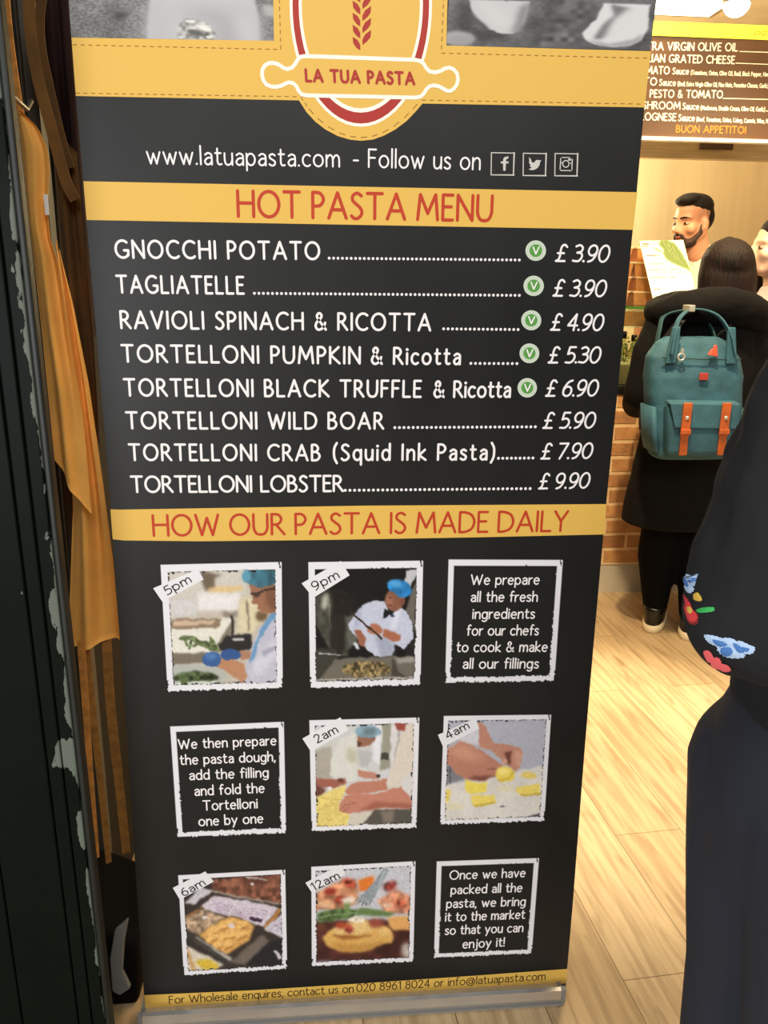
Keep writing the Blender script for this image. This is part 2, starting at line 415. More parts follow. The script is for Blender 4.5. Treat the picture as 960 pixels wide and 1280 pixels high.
    def build(s, name, m, parent, pxquad, y=0.0, lift=0.0003):
        q = [at(p[0], p[1], y) for p in pxquad]; q = np.array([(p[0], p[2]) for p in q])
        f = lambda i: (q[0, i]*(1-s.U)+q[1, i]*s.U)*(1-s.V)+(q[3, i]*(1-s.U)+q[2, i]*s.U)*s.V
        x, z = f(0).ravel(), f(1).ravel(); vs = np.stack([x, np.full_like(x, y-lift), z], 1)
        i = np.arange((s.ny-1)*s.nx).reshape(s.ny-1, s.nx)[:, :-1].ravel()
        fs = np.stack([i, i+s.nx, i+s.nx+1, i+1], 1)
        me = bpy.data.meshes.new(name); me.from_pydata(vs.tolist(), [], fs.tolist()); me.materials.append(m)
        a = me.color_attributes.new('Col', 'FLOAT_COLOR', 'POINT')
        c = np.ones((s.ny*s.nx, 4)); c[:, :3] = lin(np.clip(s.img, 0, 255).reshape(-1, 3)); a.data.foreach_set('color', c.ravel())
        o = bpy.data.objects.new(name, me); COL.objects.link(o); finish(o, parent); return o

# ================================================================== SETTING
def nodes(m): return m.node_tree, m.node_tree.nodes['Principled BSDF']
m_floor = bpy.data.materials.new('oak_planks'); m_floor.use_nodes = True
nt, b = nodes(m_floor); N = nt.nodes.new; LK = nt.links.new
tc = N('ShaderNodeTexCoord'); mp = N('ShaderNodeMapping'); mp.inputs['Rotation'].default_value = (0, 0, math.radians(90-4.3)); LK(tc.outputs['Object'], mp.inputs[0])
br = N('ShaderNodeTexBrick'); br.offset = 0.37; br.inputs['Scale'].default_value = 1; br.inputs['Brick Width'].default_value = 1.25; br.inputs['Row Height'].default_value = 0.19
br.inputs['Mortar Size'].default_value = 0.0013; br.inputs['Mortar Smooth'].default_value = 0.3; br.inputs['Bias'].default_value = 0
br.inputs['Color1'].default_value = rgba((206, 180, 140)); br.inputs['Color2'].default_value = rgba((188, 160, 120)); br.inputs['Mortar'].default_value = rgba((120, 98, 70))
LK(mp.outputs[0], br.inputs['Vector'])
g1 = N('ShaderNodeMapping'); g1.inputs['Scale'].default_value = (2.2, 34, 1); LK(mp.outputs[0], g1.inputs[0])
n1 = N('ShaderNodeTexNoise'); n1.inputs['Scale'].default_value = 1.6; n1.inputs['Detail'].default_value = 7; n1.inputs['Distortion'].default_value = 0.4; LK(g1.outputs[0], n1.inputs['Vector'])
r1 = N('ShaderNodeValToRGB'); r1.color_ramp.elements[0].position = 0.36; r1.color_ramp.elements[0].color = rgba((150, 128, 98)); r1.color_ramp.elements[1].position = 0.6; r1.color_ramp.elements[1].color = (1, 1, 1, 1)
LK(n1.outputs['Fac'], r1.inputs[0])
mx = N('ShaderNodeMixRGB'); mx.blend_type = 'MULTIPLY'; mx.inputs[0].default_value = 0.42; LK(br.outputs['Color'], mx.inputs[1]); LK(r1.outputs[0], mx.inputs[2])
n2 = N('ShaderNodeTexNoise'); n2.inputs['Scale'].default_value = 5; n2.inputs['Detail'].default_value = 3
g2 = N('ShaderNodeMapping'); g2.inputs['Scale'].default_value = (1, 4, 1); LK(mp.outputs[0], g2.inputs[0]); LK(g2.outputs[0], n2.inputs['Vector'])
r2 = N('ShaderNodeValToRGB'); r2.color_ramp.elements[0].position = 0.28; r2.color_ramp.elements[0].color = rgba((170, 150, 125)); r2.color_ramp.elements[1].position = 0.42; r2.color_ramp.elements[1].color = (1, 1, 1, 1)
LK(n2.outputs['Fac'], r2.inputs[0])
mx2 = N('ShaderNodeMixRGB'); mx2.blend_type = 'MULTIPLY'; mx2.inputs[0].default_value = 0.5; LK(mx.outputs[0], mx2.inputs[1]); LK(r2.outputs[0], mx2.inputs[2])
LK(mx2.outputs[0], b.inputs['Base Color']); b.inputs['Roughness'].default_value = 0.38; b.inputs['Specular IOR Level'].default_value = 0.4
struct(MB().box((-3.0, -4.0, -0.06), (3.6, 5.0, 0.0)).build('floor', m_floor))

m_dark = mat('dark_partition', (26, 22, 19), 0.8, var=0.3, vscale=3)
m_ceil = mat('ceiling_paint', (226, 208, 176), 0.8, var=0.03)
m_back = mat('cream_wall_panel', (226, 206, 168), 0.42, var=0.04, vscale=2, stretch=(4, 1, .4))
m_steel = mat('brushed_steel', (196, 178, 150), 0.33, 0.85, var=0.06, vscale=6, stretch=(1, 1, 12), bump=0.03, bscale=30)
struct(MB().box((-0.65, 0.215, 0), (-0.565, 4.0, 2.9)).build('wall_left', m_dark))
struct(MB().box((-0.86, 4.0, 0), (3.3, 4.1, 2.9)).build('wall_back', m_back))
struct(MB().box((3.2, 0.2, 0), (3.3, 4.0, 2.9)).build('wall_right', m_back))
struct(MB().box((-0.86, 0.2, 2.9), (3.3, 4.1, 2.98)).build('ceiling', m_ceil))
# hood lip and steel splash panels over the kitchen
a = at(770, 196, 3.2); c = at(770, 176, 3.2)
struct(MB().box((0.3, 3.2, a[2]), (3.15, 3.26, c[2]+0.02)).build('trim_hood', m_steel, bevel=0.006))
# peeling dark green post of the stall front, boarded
m_green = bpy.data.materials.new('peeling_green_paint'); m_green.use_nodes = True; nt, b = nodes(m_green); N = nt.nodes.new; LK = nt.links.new
geo = N('ShaderNodeNewGeometry'); sx = N('ShaderNodeSeparateXYZ'); LK(geo.outputs['Position'], sx.inputs[0])
PX = -0.4675
def mth(op, a, b2=None, c2=None):
    n = N('ShaderNodeMath'); n.operation = op
    for i, v in enumerate((a, b2, c2)):
        if v is None: continue
        if hasattr(v, 'is_output'): LK(v, n.inputs[i])
        else: n.inputs[i].default_value = v
    return n.outputs[0]
dist = mth('SUBTRACT', mth('SUBTRACT', PX-0.0095+.0027, mth('MULTIPLY', sx.outputs['Z'], .009)), sx.outputs['X'])
ns = N('ShaderNodeTexNoise'); ns.inputs['Scale'].default_value = 26; ns.inputs['Detail'].default_value = 6; ns.inputs['Roughness'].default_value = 0.6
mp = N('ShaderNodeMapping'); mp.inputs['Scale'].default_value = (1.3, 1, 0.42); LK(geo.outputs['Position'], mp.inputs[0]); LK(mp.outputs[0], ns.inputs['Vector'])
edge = mth('SUBTRACT', ns.outputs['Fac'], mth('MULTIPLY', dist, 16.0))
chip_e = mth('GREATER_THAN', edge, 0.45)
n4 = N('ShaderNodeTexNoise'); n4.inputs['Scale'].default_value = 48; n4.inputs['Detail'].default_value = 3; LK(mp.outputs[0], n4.inputs['Vector'])
chip_s = mth('GREATER_THAN', n4.outputs['Fac'], 0.755)
big = at(92, 948, -0.12)
dz = mth('DIVIDE', mth('SUBTRACT', sx.outputs['Z'], float(big[2])), 0.03); dx = mth('DIVIDE', mth('SUBTRACT', sx.outputs['X'], float(big[0])), 0.03)
rr = mth('ADD', mth('ADD', mth('MULTIPLY', dx, dx), mth('MULTIPLY', dz, dz)), mth('MULTIPLY', mth('SUBTRACT', ns.outputs['Fac'], 0.5), 7.0))
chip_b = mth('LESS_THAN', rr, 1.0)
chip = mth('MAXIMUM', mth('MAXIMUM', chip_e, chip_s), chip_b)
n3 = N('ShaderNodeTexNoise'); n3.inputs['Scale'].default_value = 9; n3.inputs['Detail'].default_value = 3; LK(geo.outputs['Position'], n3.inputs['Vector'])
rg = N('ShaderNodeValToRGB'); rg.color_ramp.elements[0].color = rgba((7, 13, 9)); rg.color_ramp.elements[1].color = rgba((14, 22, 16)); LK(n3.outputs['Fac'], rg.inputs[0])
mxg = N('ShaderNodeMixRGB'); LK(chip, mxg.inputs[0]); LK(rg.outputs[0], mxg.inputs[1]); mxg.inputs[2].default_value = rgba((98, 106, 98))
LK(mxg.outputs[0], b.inputs['Base Color']); b.inputs['Roughness'].default_value = 0.42; b.inputs['Specular IOR Level'].default_value = 0.06
bp = N('ShaderNodeBump'); bp.inputs['Strength'].default_value = 0.5; bp.inputs['Distance'].default_value = 0.002; bp.invert = True; LK(chip, bp.inputs['Height']); LK(bp.outputs[0], b.inputs['Normal'])
M = MB()
for x0, x1, z0 in ((-0.4985, PX-0.010, 0), (-0.5225, -0.5005, 0), (-0.62, -0.5245, 0), (-0.80, -0.622, 0)):
    M.box((x0, -0.12, z0), (x1, -0.095, 2.75))
M.box((-0.80, -0.0975, 0), (PX-0.012, -0.09, 2.75))
lean = lambda mb: (setattr(mb, 'v', [(x-(z-.3)*.009, y, z) for x, y, z in mb.v]), mb)[1]
struct(lean(M).build('pillar_left', m_green, bevel=0.0025))
struct(lean(MB().box((PX-0.0098, -0.117, 0), (PX, -0.092, 2.75))).build('trim_left', mat('dark_green_bead', (14, 20, 16), 0.5, var=.2, vscale=30), bevel=0.003))

# ================================================================== ROLL-UP BANNER
m_pr = attr_mat('printed_picture', 0.45)
m_gold = mat('gold_print', (222, 180, 86), 0.5, spec=0.25); m_goldd = mat('stitch_print', (150, 108, 40), 0.5, spec=0.2)
m_red = mat('red_print', (186, 62, 36), 0.5, spec=0.25); m_brick = mat('brick_red_print', (168, 52, 44), 0.5, spec=0.25)
m_white = mat('white_print', (236, 232, 232), 0.5, spec=0.25); m_cream = mat('cream_print', (248, 240, 226), 0.5, spec=0.25)
m_black = mat('black_print', (22, 20, 18), 0.5, spec=0.25); m_brown_ink = mat('brown_ink', (62, 44, 20), 0.5, spec=0.25)
m_panel = mat('chalkboard_print', (25, 26, 26), 0.42, var=0.16, vscale=7, spec=0.34, stretch=(1, 1, .5))
m_vg = mat('leaf_green_print', (88, 150, 70), 0.5, spec=0.25); m_vr = mat('pale_ring_print', (196, 212, 192), 0.5, spec=0.25)
m_chalk = mat('chalk_print', (198, 196, 190), 0.55, spec=0.2); m_tag = mat('paper_tag_print', (226, 226, 230), 0.5, spec=0.25)
m_alu = mat('satin_aluminium', (196, 194, 190), 0.3, 0.75, var=0.04, vscale=5, stretch=(.3, 8, 8))
m_plast = mat('grey_plastic', (120, 120, 118), 0.45)

ban = empty('roller_banner', (0, 0, 0), 'tall dark roll-up banner with gold bands listing pasta dishes and prices', 'banner')
Lx = [(86, 0), (94.6, 119), (104, 227), (108, 275), (123, 450), (139, 640), (160, 940), (172, 1130), (180, 1244), (182.5, 1277)]
Rx = [(820, 0), (813, 62), (805.4, 134), (796, 240), (791, 287), (776, 450), (757.5, 632), (742.5, 800), (731, 935), (716, 1130), (709, 1211), (706, 1240)]
zs = np.concatenate([np.linspace(0.02, 1.86, 44), [2.06]])
def side(P):
    w3 = np.array([at(p[0], p[1]) for p in P]); o = np.argsort(w3[:, 2]); return np.interp(zs, w3[o, 2], w3[o, 0])
xl, xr = side(Lx), side(Rx); M = MB(); n = len(zs)
for ys in (0.0, 0.0012):
    M.add([(x, ys, z) for xs in (xl, xr) for x, z in zip(xs, zs)], [(i, i+1, n+i+1, n+i) for i in range(n-1)])
panel = M.build('panel', m_panel, ban)
MB().box((xl[-1]-0.01, -0.012, 2.05), (xr[-1]+0.01, 0.012, 2.085)).build('top_rail', m_alu, ban, bevel=0.004)
MB().tube([(0, 0.06, 0.03), (0, 0.03, 2.06)], 0.009).build('support_pole', m_alu, ban, True)
# cassette: hollow-looking extrusion with end caps
cprof = [(-0.012, 0.0), (-0.03, 0.022), (-0.036, 0.045), (-0.036, 0.066), (-0.028, 0.068), (-0.022, 0.05), (0.022, 0.05), (0.03, 0.068), (0.045, 0.05), (0.045, 0.02), (0.03, 0.0)]
x0, x1 = -0.432, 0.405
cas = MB().loft([[(x, y, z) for y, z in cprof] for x in (x0, x1)]).build('cassette', m_alu, ban)
MB().box((x0, -0.0375, 0.031), (x1, -0.0335, 0.034)).build('groove', m_plast, cas)
for x in (x0-0.008, x1):
    MB().loft([[(xx, y*1.06, z*1.05) for y, z in cprof] for xx in (x, x+0.008)]).build('end_cap', m_plast, cas)

# grey-scale pasta pictures in the head of the banner
c = Canvas([(60, -60), (343, -60), (343, 50), (60, 50)], (112, 112, 112), 220, 90, 3).grain(0.2, 110).grain(0.12, 10)
c.ell(128, 2, 14, 10, (80, 80, 80), 4, tex=0.4)
c.poly([(176, -60), (167, 20), (165, 55), (323, 55), (322, 10), (316, -60)], (184, 184, 188), 2); c.ell(180, 40, 18, 70, (178, 178, 182), 10)
c.poly([(205, 0), (230, -10), (320, 0), (322, 55), (262, 55), (266, 20)], (158, 158, 162), 14); c.poly([(282, -10), (322, 0), (323, 55), (290, 55)], (186, 186, 190), 10)
c.poly([(207, 50), (209, 30), (213, 16), (224, 9), (238, 12), (250, 20), (259, 30), (262, 50)], (164, 164, 162), 2, tex=0.35, cells=60)
c.ell(246, 28, 11, 6, (226, 226, 220), 1.5, 30); c.ell(226, 16, 7, 3, (222, 222, 218), 1.2); c.ell(233, 38, 12, 5, (92, 92, 90), 2, 20); c.ell(248, 42, 4, 6, (70, 70, 68), 2); c.ell(252, 45, 6, 3, (214, 214, 210), 1)
c.poly([(326, -20), (344, -20), (344, 5), (330, 2)], (168, 168, 168), 3)
c.build('pasta_picture', m_pr, ban, [(84.0, -25), (341, -20), (342.5, 51), (89.2, 46.8)])
c = Canvas([(558, -60), (825, -60), (825, 66), (558, 66)], (84, 84, 86), 220, 100, 8).grain(0.28, 12).grain(0.1, 60)
c.ell(572, 50, 22, 15, (158, 158, 160), 3); c.ell(575, 54, 16, 11, (148, 148, 150), 3)
c.poly([(584, -30), (662, -30), (656, 12), (650, 30), (640, 40), (622, 37), (604, 22), (590, 6)], (190, 190, 192), 1.2); c.poly([(584, -10), (596, 8), (612, 28), (606, 30), (588, 10)], (76, 76, 78), 2); c.poly([(596, -30), (618, -20), (640, 10), (634, 30), (612, 16)], (196, 196, 198), 5); c.poly([(650, -20), (664, -30), (654, 34), (640, 40)], (128, 128, 130), 4)
c.poly([(700, -40), (745, -30), (735, 20), (730, 60), (660, 66), (690, 30)], (88, 88, 90), 8, tex=.4)
c.poly([(756, -30), (818, -30), (819, 20), (812, 42), (798, 56), (775, 61), (750, 56), (736, 46), (733, 34), (742, 12), (750, 2)], (206, 206, 208), 1.2); c.poly([(766, -30), (772, -6), (758, 14), (748, 44), (758, 46), (784, 20), (796, -20)], (112, 112, 114), 2.5)
c.poly([(772, 0), (800, -30), (798, 10), (780, 34), (760, 48), (764, 30)], (206, 206, 208), 4); c.poly([(738, 44), (770, 55), (800, 44), (812, 30), (810, 46), (795, 58), (760, 60)], (158, 158, 160), 2)
c.build('pasta_picture', m_pr, ban, [(562, -20), (822, -12), (812.8, 63), (558, 57)])
# gold head band, badge and stitching
def ellp(cx, cy, rx, ry, a0=0, a1=360, n=60): return [(cx+rx*math.cos(math.radians(a0+(a1-a0)*i/n)), cy+ry*math.sin(math.radians(a0+(a1-a0)*i/n))) for i in range(n+1)]
head = ppoly('head_band', [
    [(89.4, 47), (342.5, 51), (341.0, -30), (451, -30), (560, -30), (558, 57), (813.4, 64), (805.8, 134.3), (528, 129.5), (520, 139), (508, 151.5), (494, 162), (480, 169.5), (466, 174.5), (451, 176), (437, 174.5), (422, 170), (407, 162), (394, 152), (383, 140), (373.7, 125.5), (94.8, 120)]], m_gold, ban)
def dashes(pts, k=4.8, wdt=1.1):
    out = []
    for (x0_, y0_), (x1_, y1_) in zip(pts[:-1], pts[1:]):
        L = math.hypot(x1_-x0_, y1_-y0_)
        if L < 1e-6: continue
        n_ = max(1, int(L/(2*k))); ux, uy = (x1_-x0_)/L, (y1_-y0_)/L
        for i in range(n_):
            a_, b_ = L*i/n_, L*i/n_+L/n_*0.55
            out.append([(x0_+ux*t+uy*s_, y0_+uy*t-ux*s_) for t, s_ in ((a_, -wdt/2), (b_, -wdt/2), (b_, wdt/2), (a_, wdt/2))])
    return out
ds = [dashes(p) for p in ([(91, 56), (351, 62), (348.5, -25)], [(555.5, -25), (551.5, 66.5), (813, 73)], [(94.5, 116.4), (375, 121)], [(527, 125.2), (805, 130.2)])]
arc = [(376, 121.5), (386, 136), (397, 148), (410, 158.3), (424, 166.2), (438, 170.6), (451, 172), (465, 170.6), (478, 166), (492, 158.2), (505, 147.5), (516, 136.5), (526, 125.5)]
ds.append(dashes(arc, 4.4))
for d_ in ds: ppoly('stitching', d_, m_goldd, head, lift=0.0005)
logo = bpy.data.objects.new('badge', None); COL.objects.link(logo); finish(logo, ban); logo.empty_display_size = 0.05
def ring(cx, cy, ra, rb, ta, tb):
    o_, i_ = ellp(cx, cy, ra, rb), ellp(cx, cy, ta, tb); return [[o_[k], o_[k+1], i_[k+1], i_[k]] for k in range(60)]
ppoly('ring', ring(451, 5, 89, 153.5, 85.4, 149.6), m_cream, logo, lift=0.0005)
ppoly('red_ring', ring(451, 5, 85.4, 149.6, 77.6, 135.8), m_brick, logo, lift=0.0005)
ppoly('ring', ring(451, 5, 77.6, 135.8, 73.8, 130.5), m_cream, logo, lift=0.0005)
pin = [(88, 300), (90, 278), (100, 262), (114, 254), (130, 252), (146, 255), (160, 262), (172, 271), (190, 277), (208, 271), (221, 256), (230, 240), (242, 228), (262, 225), (420, 230), (560, 235), (700, 240), (722, 245), (735, 256), (744, 272), (758, 286), (780, 290), (803, 284), (820, 274), (838, 271), (856, 279), (868, 295), (872, 315), (868, 337), (857, 354), (842, 364), (828, 364), (812, 355), (796, 346), (774, 342), (757, 346), (745, 358), (736, 374), (722, 387), (700, 391), (560, 388), (420, 385), (266, 382), (246, 377), (235, 365), (226, 346), (212, 333), (196, 330), (180, 336), (164, 344), (146, 348), (126, 347), (106, 339), (94, 323)]
pin = [(300+x/3.2, y/3.2) for x, y in pin]
rp = ppoly('rolling_pin', [pin], m_gold, logo, lift=0.0007)
pstroke('pin_outline', [pin], 4.6, m_cream, logo, lift=0.0009, closed=True)
wl = []
for k in range(7):
    d_ = -k*29.5
    wl.append([(450, 147+d_), (470, 160+d_), (481, 180+d_), (481, 202+d_), (466, 192+d_), (453, 174+d_)]); wl.append([(524, 120+d_), (522, 148+d_), (508, 166+d_), (490, 180+d_), (489, 160+d_), (500, 138+d_)])
wl = [[(300+x/3.2, y/3.2) for x, y in p] for i, p in enumerate(wl) if (i // 2) % 1 == 0]
wl2 = []
for k in range(6):
    d_ = -k*48
    for p in (wl[0], wl[1]): wl2.append([(x, y+d_/3.2) for x, y in p])
ppoly('wheat_ear', wl2, m_brick, logo, lift=0.0007)
ptext('badge_lettering', [('LA TUA PASTA', 383, 101.5, 517.5, 105.5, 14.2, dict(weight=.26, gap=.3, space=.5, slant=-.06))], m_brick, logo, lift=0.0011)

ppoly('title_band', [[(104.3, 226.6), (796.6, 240.3), (791.3, 287.3), (108.3, 275)]], m_gold, ban)
ptext('title_lettering', [('HOT PASTA MENU', 298, 270.5, 614, 276, 31.5, dict(weight=.135, gap=.22, space=.34))], m_red, ban)
web = ptext('website_line', [('www.latuapasta.com', 184.5, 204.5, 424, 208.5, 22, dict(weight=.105)), ('- Follow us on', 442, 208.5, 599.5, 212, 22, dict(weight=.105))], m_white, ban)
# chalk social icons
def sq(x0_, y0_, x1_, y1_, k=1.2): return [[(x0_, y0_), (x1_, y0_+.5), (x1_, y0_+k+.5), (x0_, y0_+k)], [(x1_-k, y0_), (x1_+.6, y0_), (x1_-.6, y1_), (x1_-k-.8, y1_)], [(x0_, y1_-k), (x1_, y1_-k), (x1_, y1_+.4), (x0_, y1_)], [(x0_, y0_), (x0_+k, y0_), (x0_+k-.4, y1_), (x0_-.4, y1_)]]
cv = lambda P: [(590+x/6.4, 170+y/6.4) for x, y in P]
icF = ppoly('social_icon', sq(613.6, 190.3, 643, 219.2)+[cv([(250, 278), (248, 220), (230, 220), (230, 204), (248, 204), (250, 182), (262, 168), (292, 163), (290, 180), (275, 184), (270, 204), (293, 204), (290, 219), (270, 220), (268, 278)])], m_chalk, web)
icT = ppoly('social_icon', sq(653.6, 191, 683, 220)+[cv([(455, 168), (470, 186), (478, 210), (498, 214), (506, 198), (522, 190), (538, 196), (554, 192), (544, 210), (540, 232), (524, 256), (500, 270), (474, 274), (452, 266), (476, 256), (460, 238), (470, 234), (456, 216), (458, 196)])], m_chalk, web)
insta = sq(693.2, 191.3, 722.4, 220.3)+[cv(x) for x in ([(718, 168), (786, 170), (786, 176), (718, 175)], [(706, 176), (713, 176), (708, 272), (700, 268)], [(706, 272), (796, 274), (796, 281), (708, 280)], [(797, 182), (806, 184), (802, 270), (795, 272)], [(770, 180), (792, 182), (790, 198), (768, 196)])]
insta += [cv(x) for x in ([(703, 210), (728, 212), (727, 219), (703, 217)], [(774, 215), (803, 216), (803, 222), (774, 221)])]
o_, i_ = ellp(750, 223, 29, 31, n=24), ellp(750, 223, 21, 23, n=24)
insta += [cv([o_[k], o_[k+1], i_[k+1], i_[k]]) for k in range(24)]
ppoly('social_icon', insta, m_chalk, web)

# the eight dishes
rows = [
 ([('GNOCCHI POTATO', 145.5, 322, 399, 324, 21.2), ('dots', 411.5, 322.7, 649, 325, 3)], (669.6, 313.3, 12.8), ('\u00a3 3.90', 694, 326.6, 759, 327.4, 20.5)),
 ([('TAGLIATELLE', 147, 365.6, 304.5, 367, 20.8), ('dots', 318, 366.6, 649, 369.2, 3)], (667, 357.3, 12.7), ('\u00a3 3.90', 691, 370, 755, 370.6, 20)),
 ([('RAVIOLI SPINACH & RICOTTA', 152, 410, 537.5, 413, 20.6), ('dots', 554.5, 411, 647.5, 411.9, 3)], (664, 400.3, 12.5), ('\u00a3 4.90', 688, 412.6, 751.5, 413, 20)),
 ([('TORTELLONI PUMPKIN', 153.3, 452, 449.5, 454.3, 20.4), ('& Ricotta', 464.5, 454.6, 574.5, 455.3, 20, dict(gap=.3)), ('dots', 588.5, 454.2, 646, 454.4, 3)], (661.7, 441.6, 12.3), ('\u00a3 5.30', 685, 453.6, 748, 453.4, 19.6)),
 ([('TORTELLONI BLACK TRUFFLE', 156.3, 494.4, 525.5, 496, 20.2), ('& Ricotta', 542.5, 496.2, 637, 496.2, 19.5, dict(gap=.22))], (659, 484.7, 12.1), ('\u00a3 6.90', 681.7, 495.2, 745, 494.6, 19.6)),
 ([('TORTELLONI WILD BOAR', 159, 535.4, 478.5, 535.7, 19.8), ('dots', 493.5, 534.4, 669, 533.4, 3)], None, ('\u00a3 5.90', 678.3, 535.3, 741.5, 534.7, 19.2)),
 ([('TORTELLONI CRAB', 162.4, 575, 399.5, 575.3, 19.4), ('(Squid Ink Pasta)', 417, 575, 617.5, 574.4, 19.2, dict(gap=.3, space=.5)), ('dots', 623, 572.8, 666, 572.4, 3)], None, ('\u00a3 7.90', 675.8, 573.6, 738, 572.6, 18.8)),
 ([('TORTELLONI LOBSTER', 165, 615, 428, 613.7, 19.2, dict(gap=.2, space=.42)), ('dots', 431.5, 612.8, 662.5, 610.6, 3)], None, ('\u00a3 9.90', 673, 611, 734.5, 609.6, 18.6)),
]
for items, vb, price in rows:
    ml = ptext('menu_line', items, m_white, ban, weight=.15, gap=.3, space=.5)
    ptext('price', [price], m_white, ml, weight=.13, slant=.16, gap=.14, space=.3)
    if vb:
        x_, y_, r_ = vb
        vbo = ppoly('vegetarian_badge', [ellp(x_, y_, r_, r_, n=32)[:-1]], m_vr, ml, lift=0.0004)
        ppoly('badge_ticks', [[(x_+r_*.72*math.cos(t), y_+r_*.72*math.sin(t)), (x_+r_*.86*math.cos(t), y_+r_*.86*math.sin(t)), (x_+r_*.86*math.cos(t+.11), y_+r_*.86*math.sin(t+.11)), (x_+r_*.72*math.cos(t+.11), y_+r_*.72*math.sin(t+.11))] for t in np.arange(0, 6.2, .26)], m_chalk, vbo, lift=0.0006)
        ppoly('green_disc', [ellp(x_, y_, r_*.62, r_*.62, n=26)[:-1]], m_vg, vbo, lift=0.0006)
        ptext('letter', [('V', x_-3.6, y_+4.2, x_+3.6, y_+4.2, 8.6, dict(weight=.2))], m_white, vbo, lift=0.0009)

ppoly('section_band', [[(138, 636.5), (150, 637), (300, 634.5), (460, 632), (620, 631), (758, 630), (755, 668), (600, 671.5), (400, 675), (250, 676.5), (155, 675.5), (141, 674)]], m_gold, ban)
ptext('section_lettering', [('HOW OUR PASTA IS MADE DAILY', 192.5, 669.6, 708, 663.4, 25, dict(weight=.125, gap=.2, space=.34))], m_red, ban)
ppoly('footer_band', [[(180.3, 1243.8), (320, 1237.5), (460, 1228.6), (600, 1219), (709, 1211), (707.5, 1229), (600, 1236), (460, 1246), (320, 1254.5), (181.5, 1261.2)]], m_gold, ban)
ptext('footer_lettering', [('For Wholesale enquires, contact us on', 212, 1254.3, 441.5, 1239.8, 9.2), ('020 8961 8024 or info@latuapasta.com', 446, 1239.3, 681, 1224.2, 9.2)], m_brown_ink, ban, weight=.11, space=.36, gap=.17)
c = Canvas([(182, 1261), (707, 1229), (705, 1262), (183, 1290)], (58, 58, 58), 260, 24, 21).grain(0.35, 14)
for x_, y_, rx, ry, g_, rt in ((300, 1268, 48, 16, 120, -4), (288, 1262, 30, 8, 142, -5), (305, 1262, 16, 5, 104, 0), (455, 1256, 26, 12, 132, -14), (446, 1260, 22, 5, 90, -22), (520, 1252, 40, 14, 128, -8), (500, 1250, 22, 7, 150, -20), (575, 1247, 36, 12, 112, -5), (640, 1240, 46, 12, 128, -6), (690, 1236, 20, 9, 90, 0), (215, 1270, 26, 8, 80, -5)):
    c.ell(x_, y_, rx, ry, (g_, g_, g_+2), 4, rt)
c.build('pasta_picture', m_pr, ban, [(181.5, 1261.2), (707.5, 1229), (706, 1262), (183, 1293)])

# ---- the six printed photographs and three captions
def crop(x0_, y0_, s_): return lambda P: [(x0_+x/s_, y0_+y/s_) for x, y in P]
def tagged(photo, quad, txt, tb, cap):
    t = ppoly('time_tag', [quad], m_tag, photo, lift=0.0005)
    ptext('time_lettering', [(txt,)+tb+(cap, dict(weight=.13, gap=.2))], m_black, t, lift=0.0008)
# 5pm: cook sorting herbs
Q = [(97, 122), (828, 105), (835, 870), (140, 890)]
c = Canvas(Q, (190, 182, 168), seed=31)
c.poly([(130, 140), (610, 140), (620, 310), (130, 320)], (202, 197, 188), 10).poly([(330, 165), (465, 175), (425, 200), (420, 260), (360, 282), (338, 200)], (110, 95, 80), 8)
c.poly([(370, 268), (430, 250), (590, 250), (590, 278), (380, 288)], (216, 186, 130), 8).poly([(320, 290), (575, 290), (570, 390), (320, 392)], (225, 222, 222), 10).poly([(145, 325), (320, 318), (320, 420), (160, 432)], (204, 203, 202), 10)
c.poly([(470, 400), (565, 392), (565, 425), (475, 427)], (136, 126, 116), 8).poly([(570, 330), (690, 300), (720, 430), (640, 530), (555, 530)], (214, 204, 170), 12).line([(620, 340), (625, 510)], 12, (120, 110, 95), 5).ell(705, 420, 34, 34, (108, 88, 62), 8)
c.poly([(150, 500), (500, 430), (530, 430), (440, 600), (370, 652), (150, 652)], (222, 220, 208), 5).poly([(155, 645), (372, 645), (360, 705), (160, 725)], (118, 110, 94), 5).poly([(430, 605), (530, 440), (548, 445), (505, 560), (450, 640)], (128, 120, 106), 5)
c.poly([(150, 465), (200, 440), (462, 440), (455, 480), (420, 497), (155, 502)], (140, 120, 100), 4).poly([(180, 456), (430, 450), (410, 474), (165, 484)], (202, 178, 152), 5)
c.poly([(440, 600), (500, 538), (645, 530), (655, 620), (560, 640), (450, 632)], (42, 40, 40), 5).ell(565, 562, 38, 9, (200, 198, 194), 4).line([(525, 420), (530, 540)], 16, (50, 46, 44), 4)
c.poly([(160, 722), (460, 714), (492, 780), (482, 860), (160, 860)], (176, 180, 172), 4).ell(310, 795, 138, 36, (62, 76, 48), 6, tex=.6, cells=34).poly([(165, 828), (440, 815), (442, 836), (168, 848)], (204, 208, 200), 4).ell(240, 815, 20, 26, (90, 108, 70), 4, 20)
for x_, y_, rx, ry, rt in ((250, 555, 42, 15, -5), (320, 580, 55, 18, 35), (380, 600, 50, 22, 25), (410, 590, 14, 50, -25), (275, 595, 10, 34, 20), (305, 600, 22, 9, -25), (250, 580, 9, 30, -10), (425, 620, 30, 16, 40)):
    c.ell(x_, y_, rx, ry, (98, 112, 74), 3, rt, tex=.4, cells=40)
c.poly([(805, 420), (760, 440), (690, 500), (640, 620), (612, 710), (600, 840), (805, 840)], (188, 188, 203), 4).poly([(660, 690), (800, 560), (805, 640), (700, 780), (640, 790)], (206, 206, 220), 14).poly([(700, 640), (805, 600), (805, 620), (720, 670)], (160, 160, 178), 6)
c.poly([(805, 385), (770, 400), (730, 450), (690, 520), (640, 650), (622, 710), (660, 680), (692, 560), (760, 455), (805, 425)], (104, 150, 190), 4)
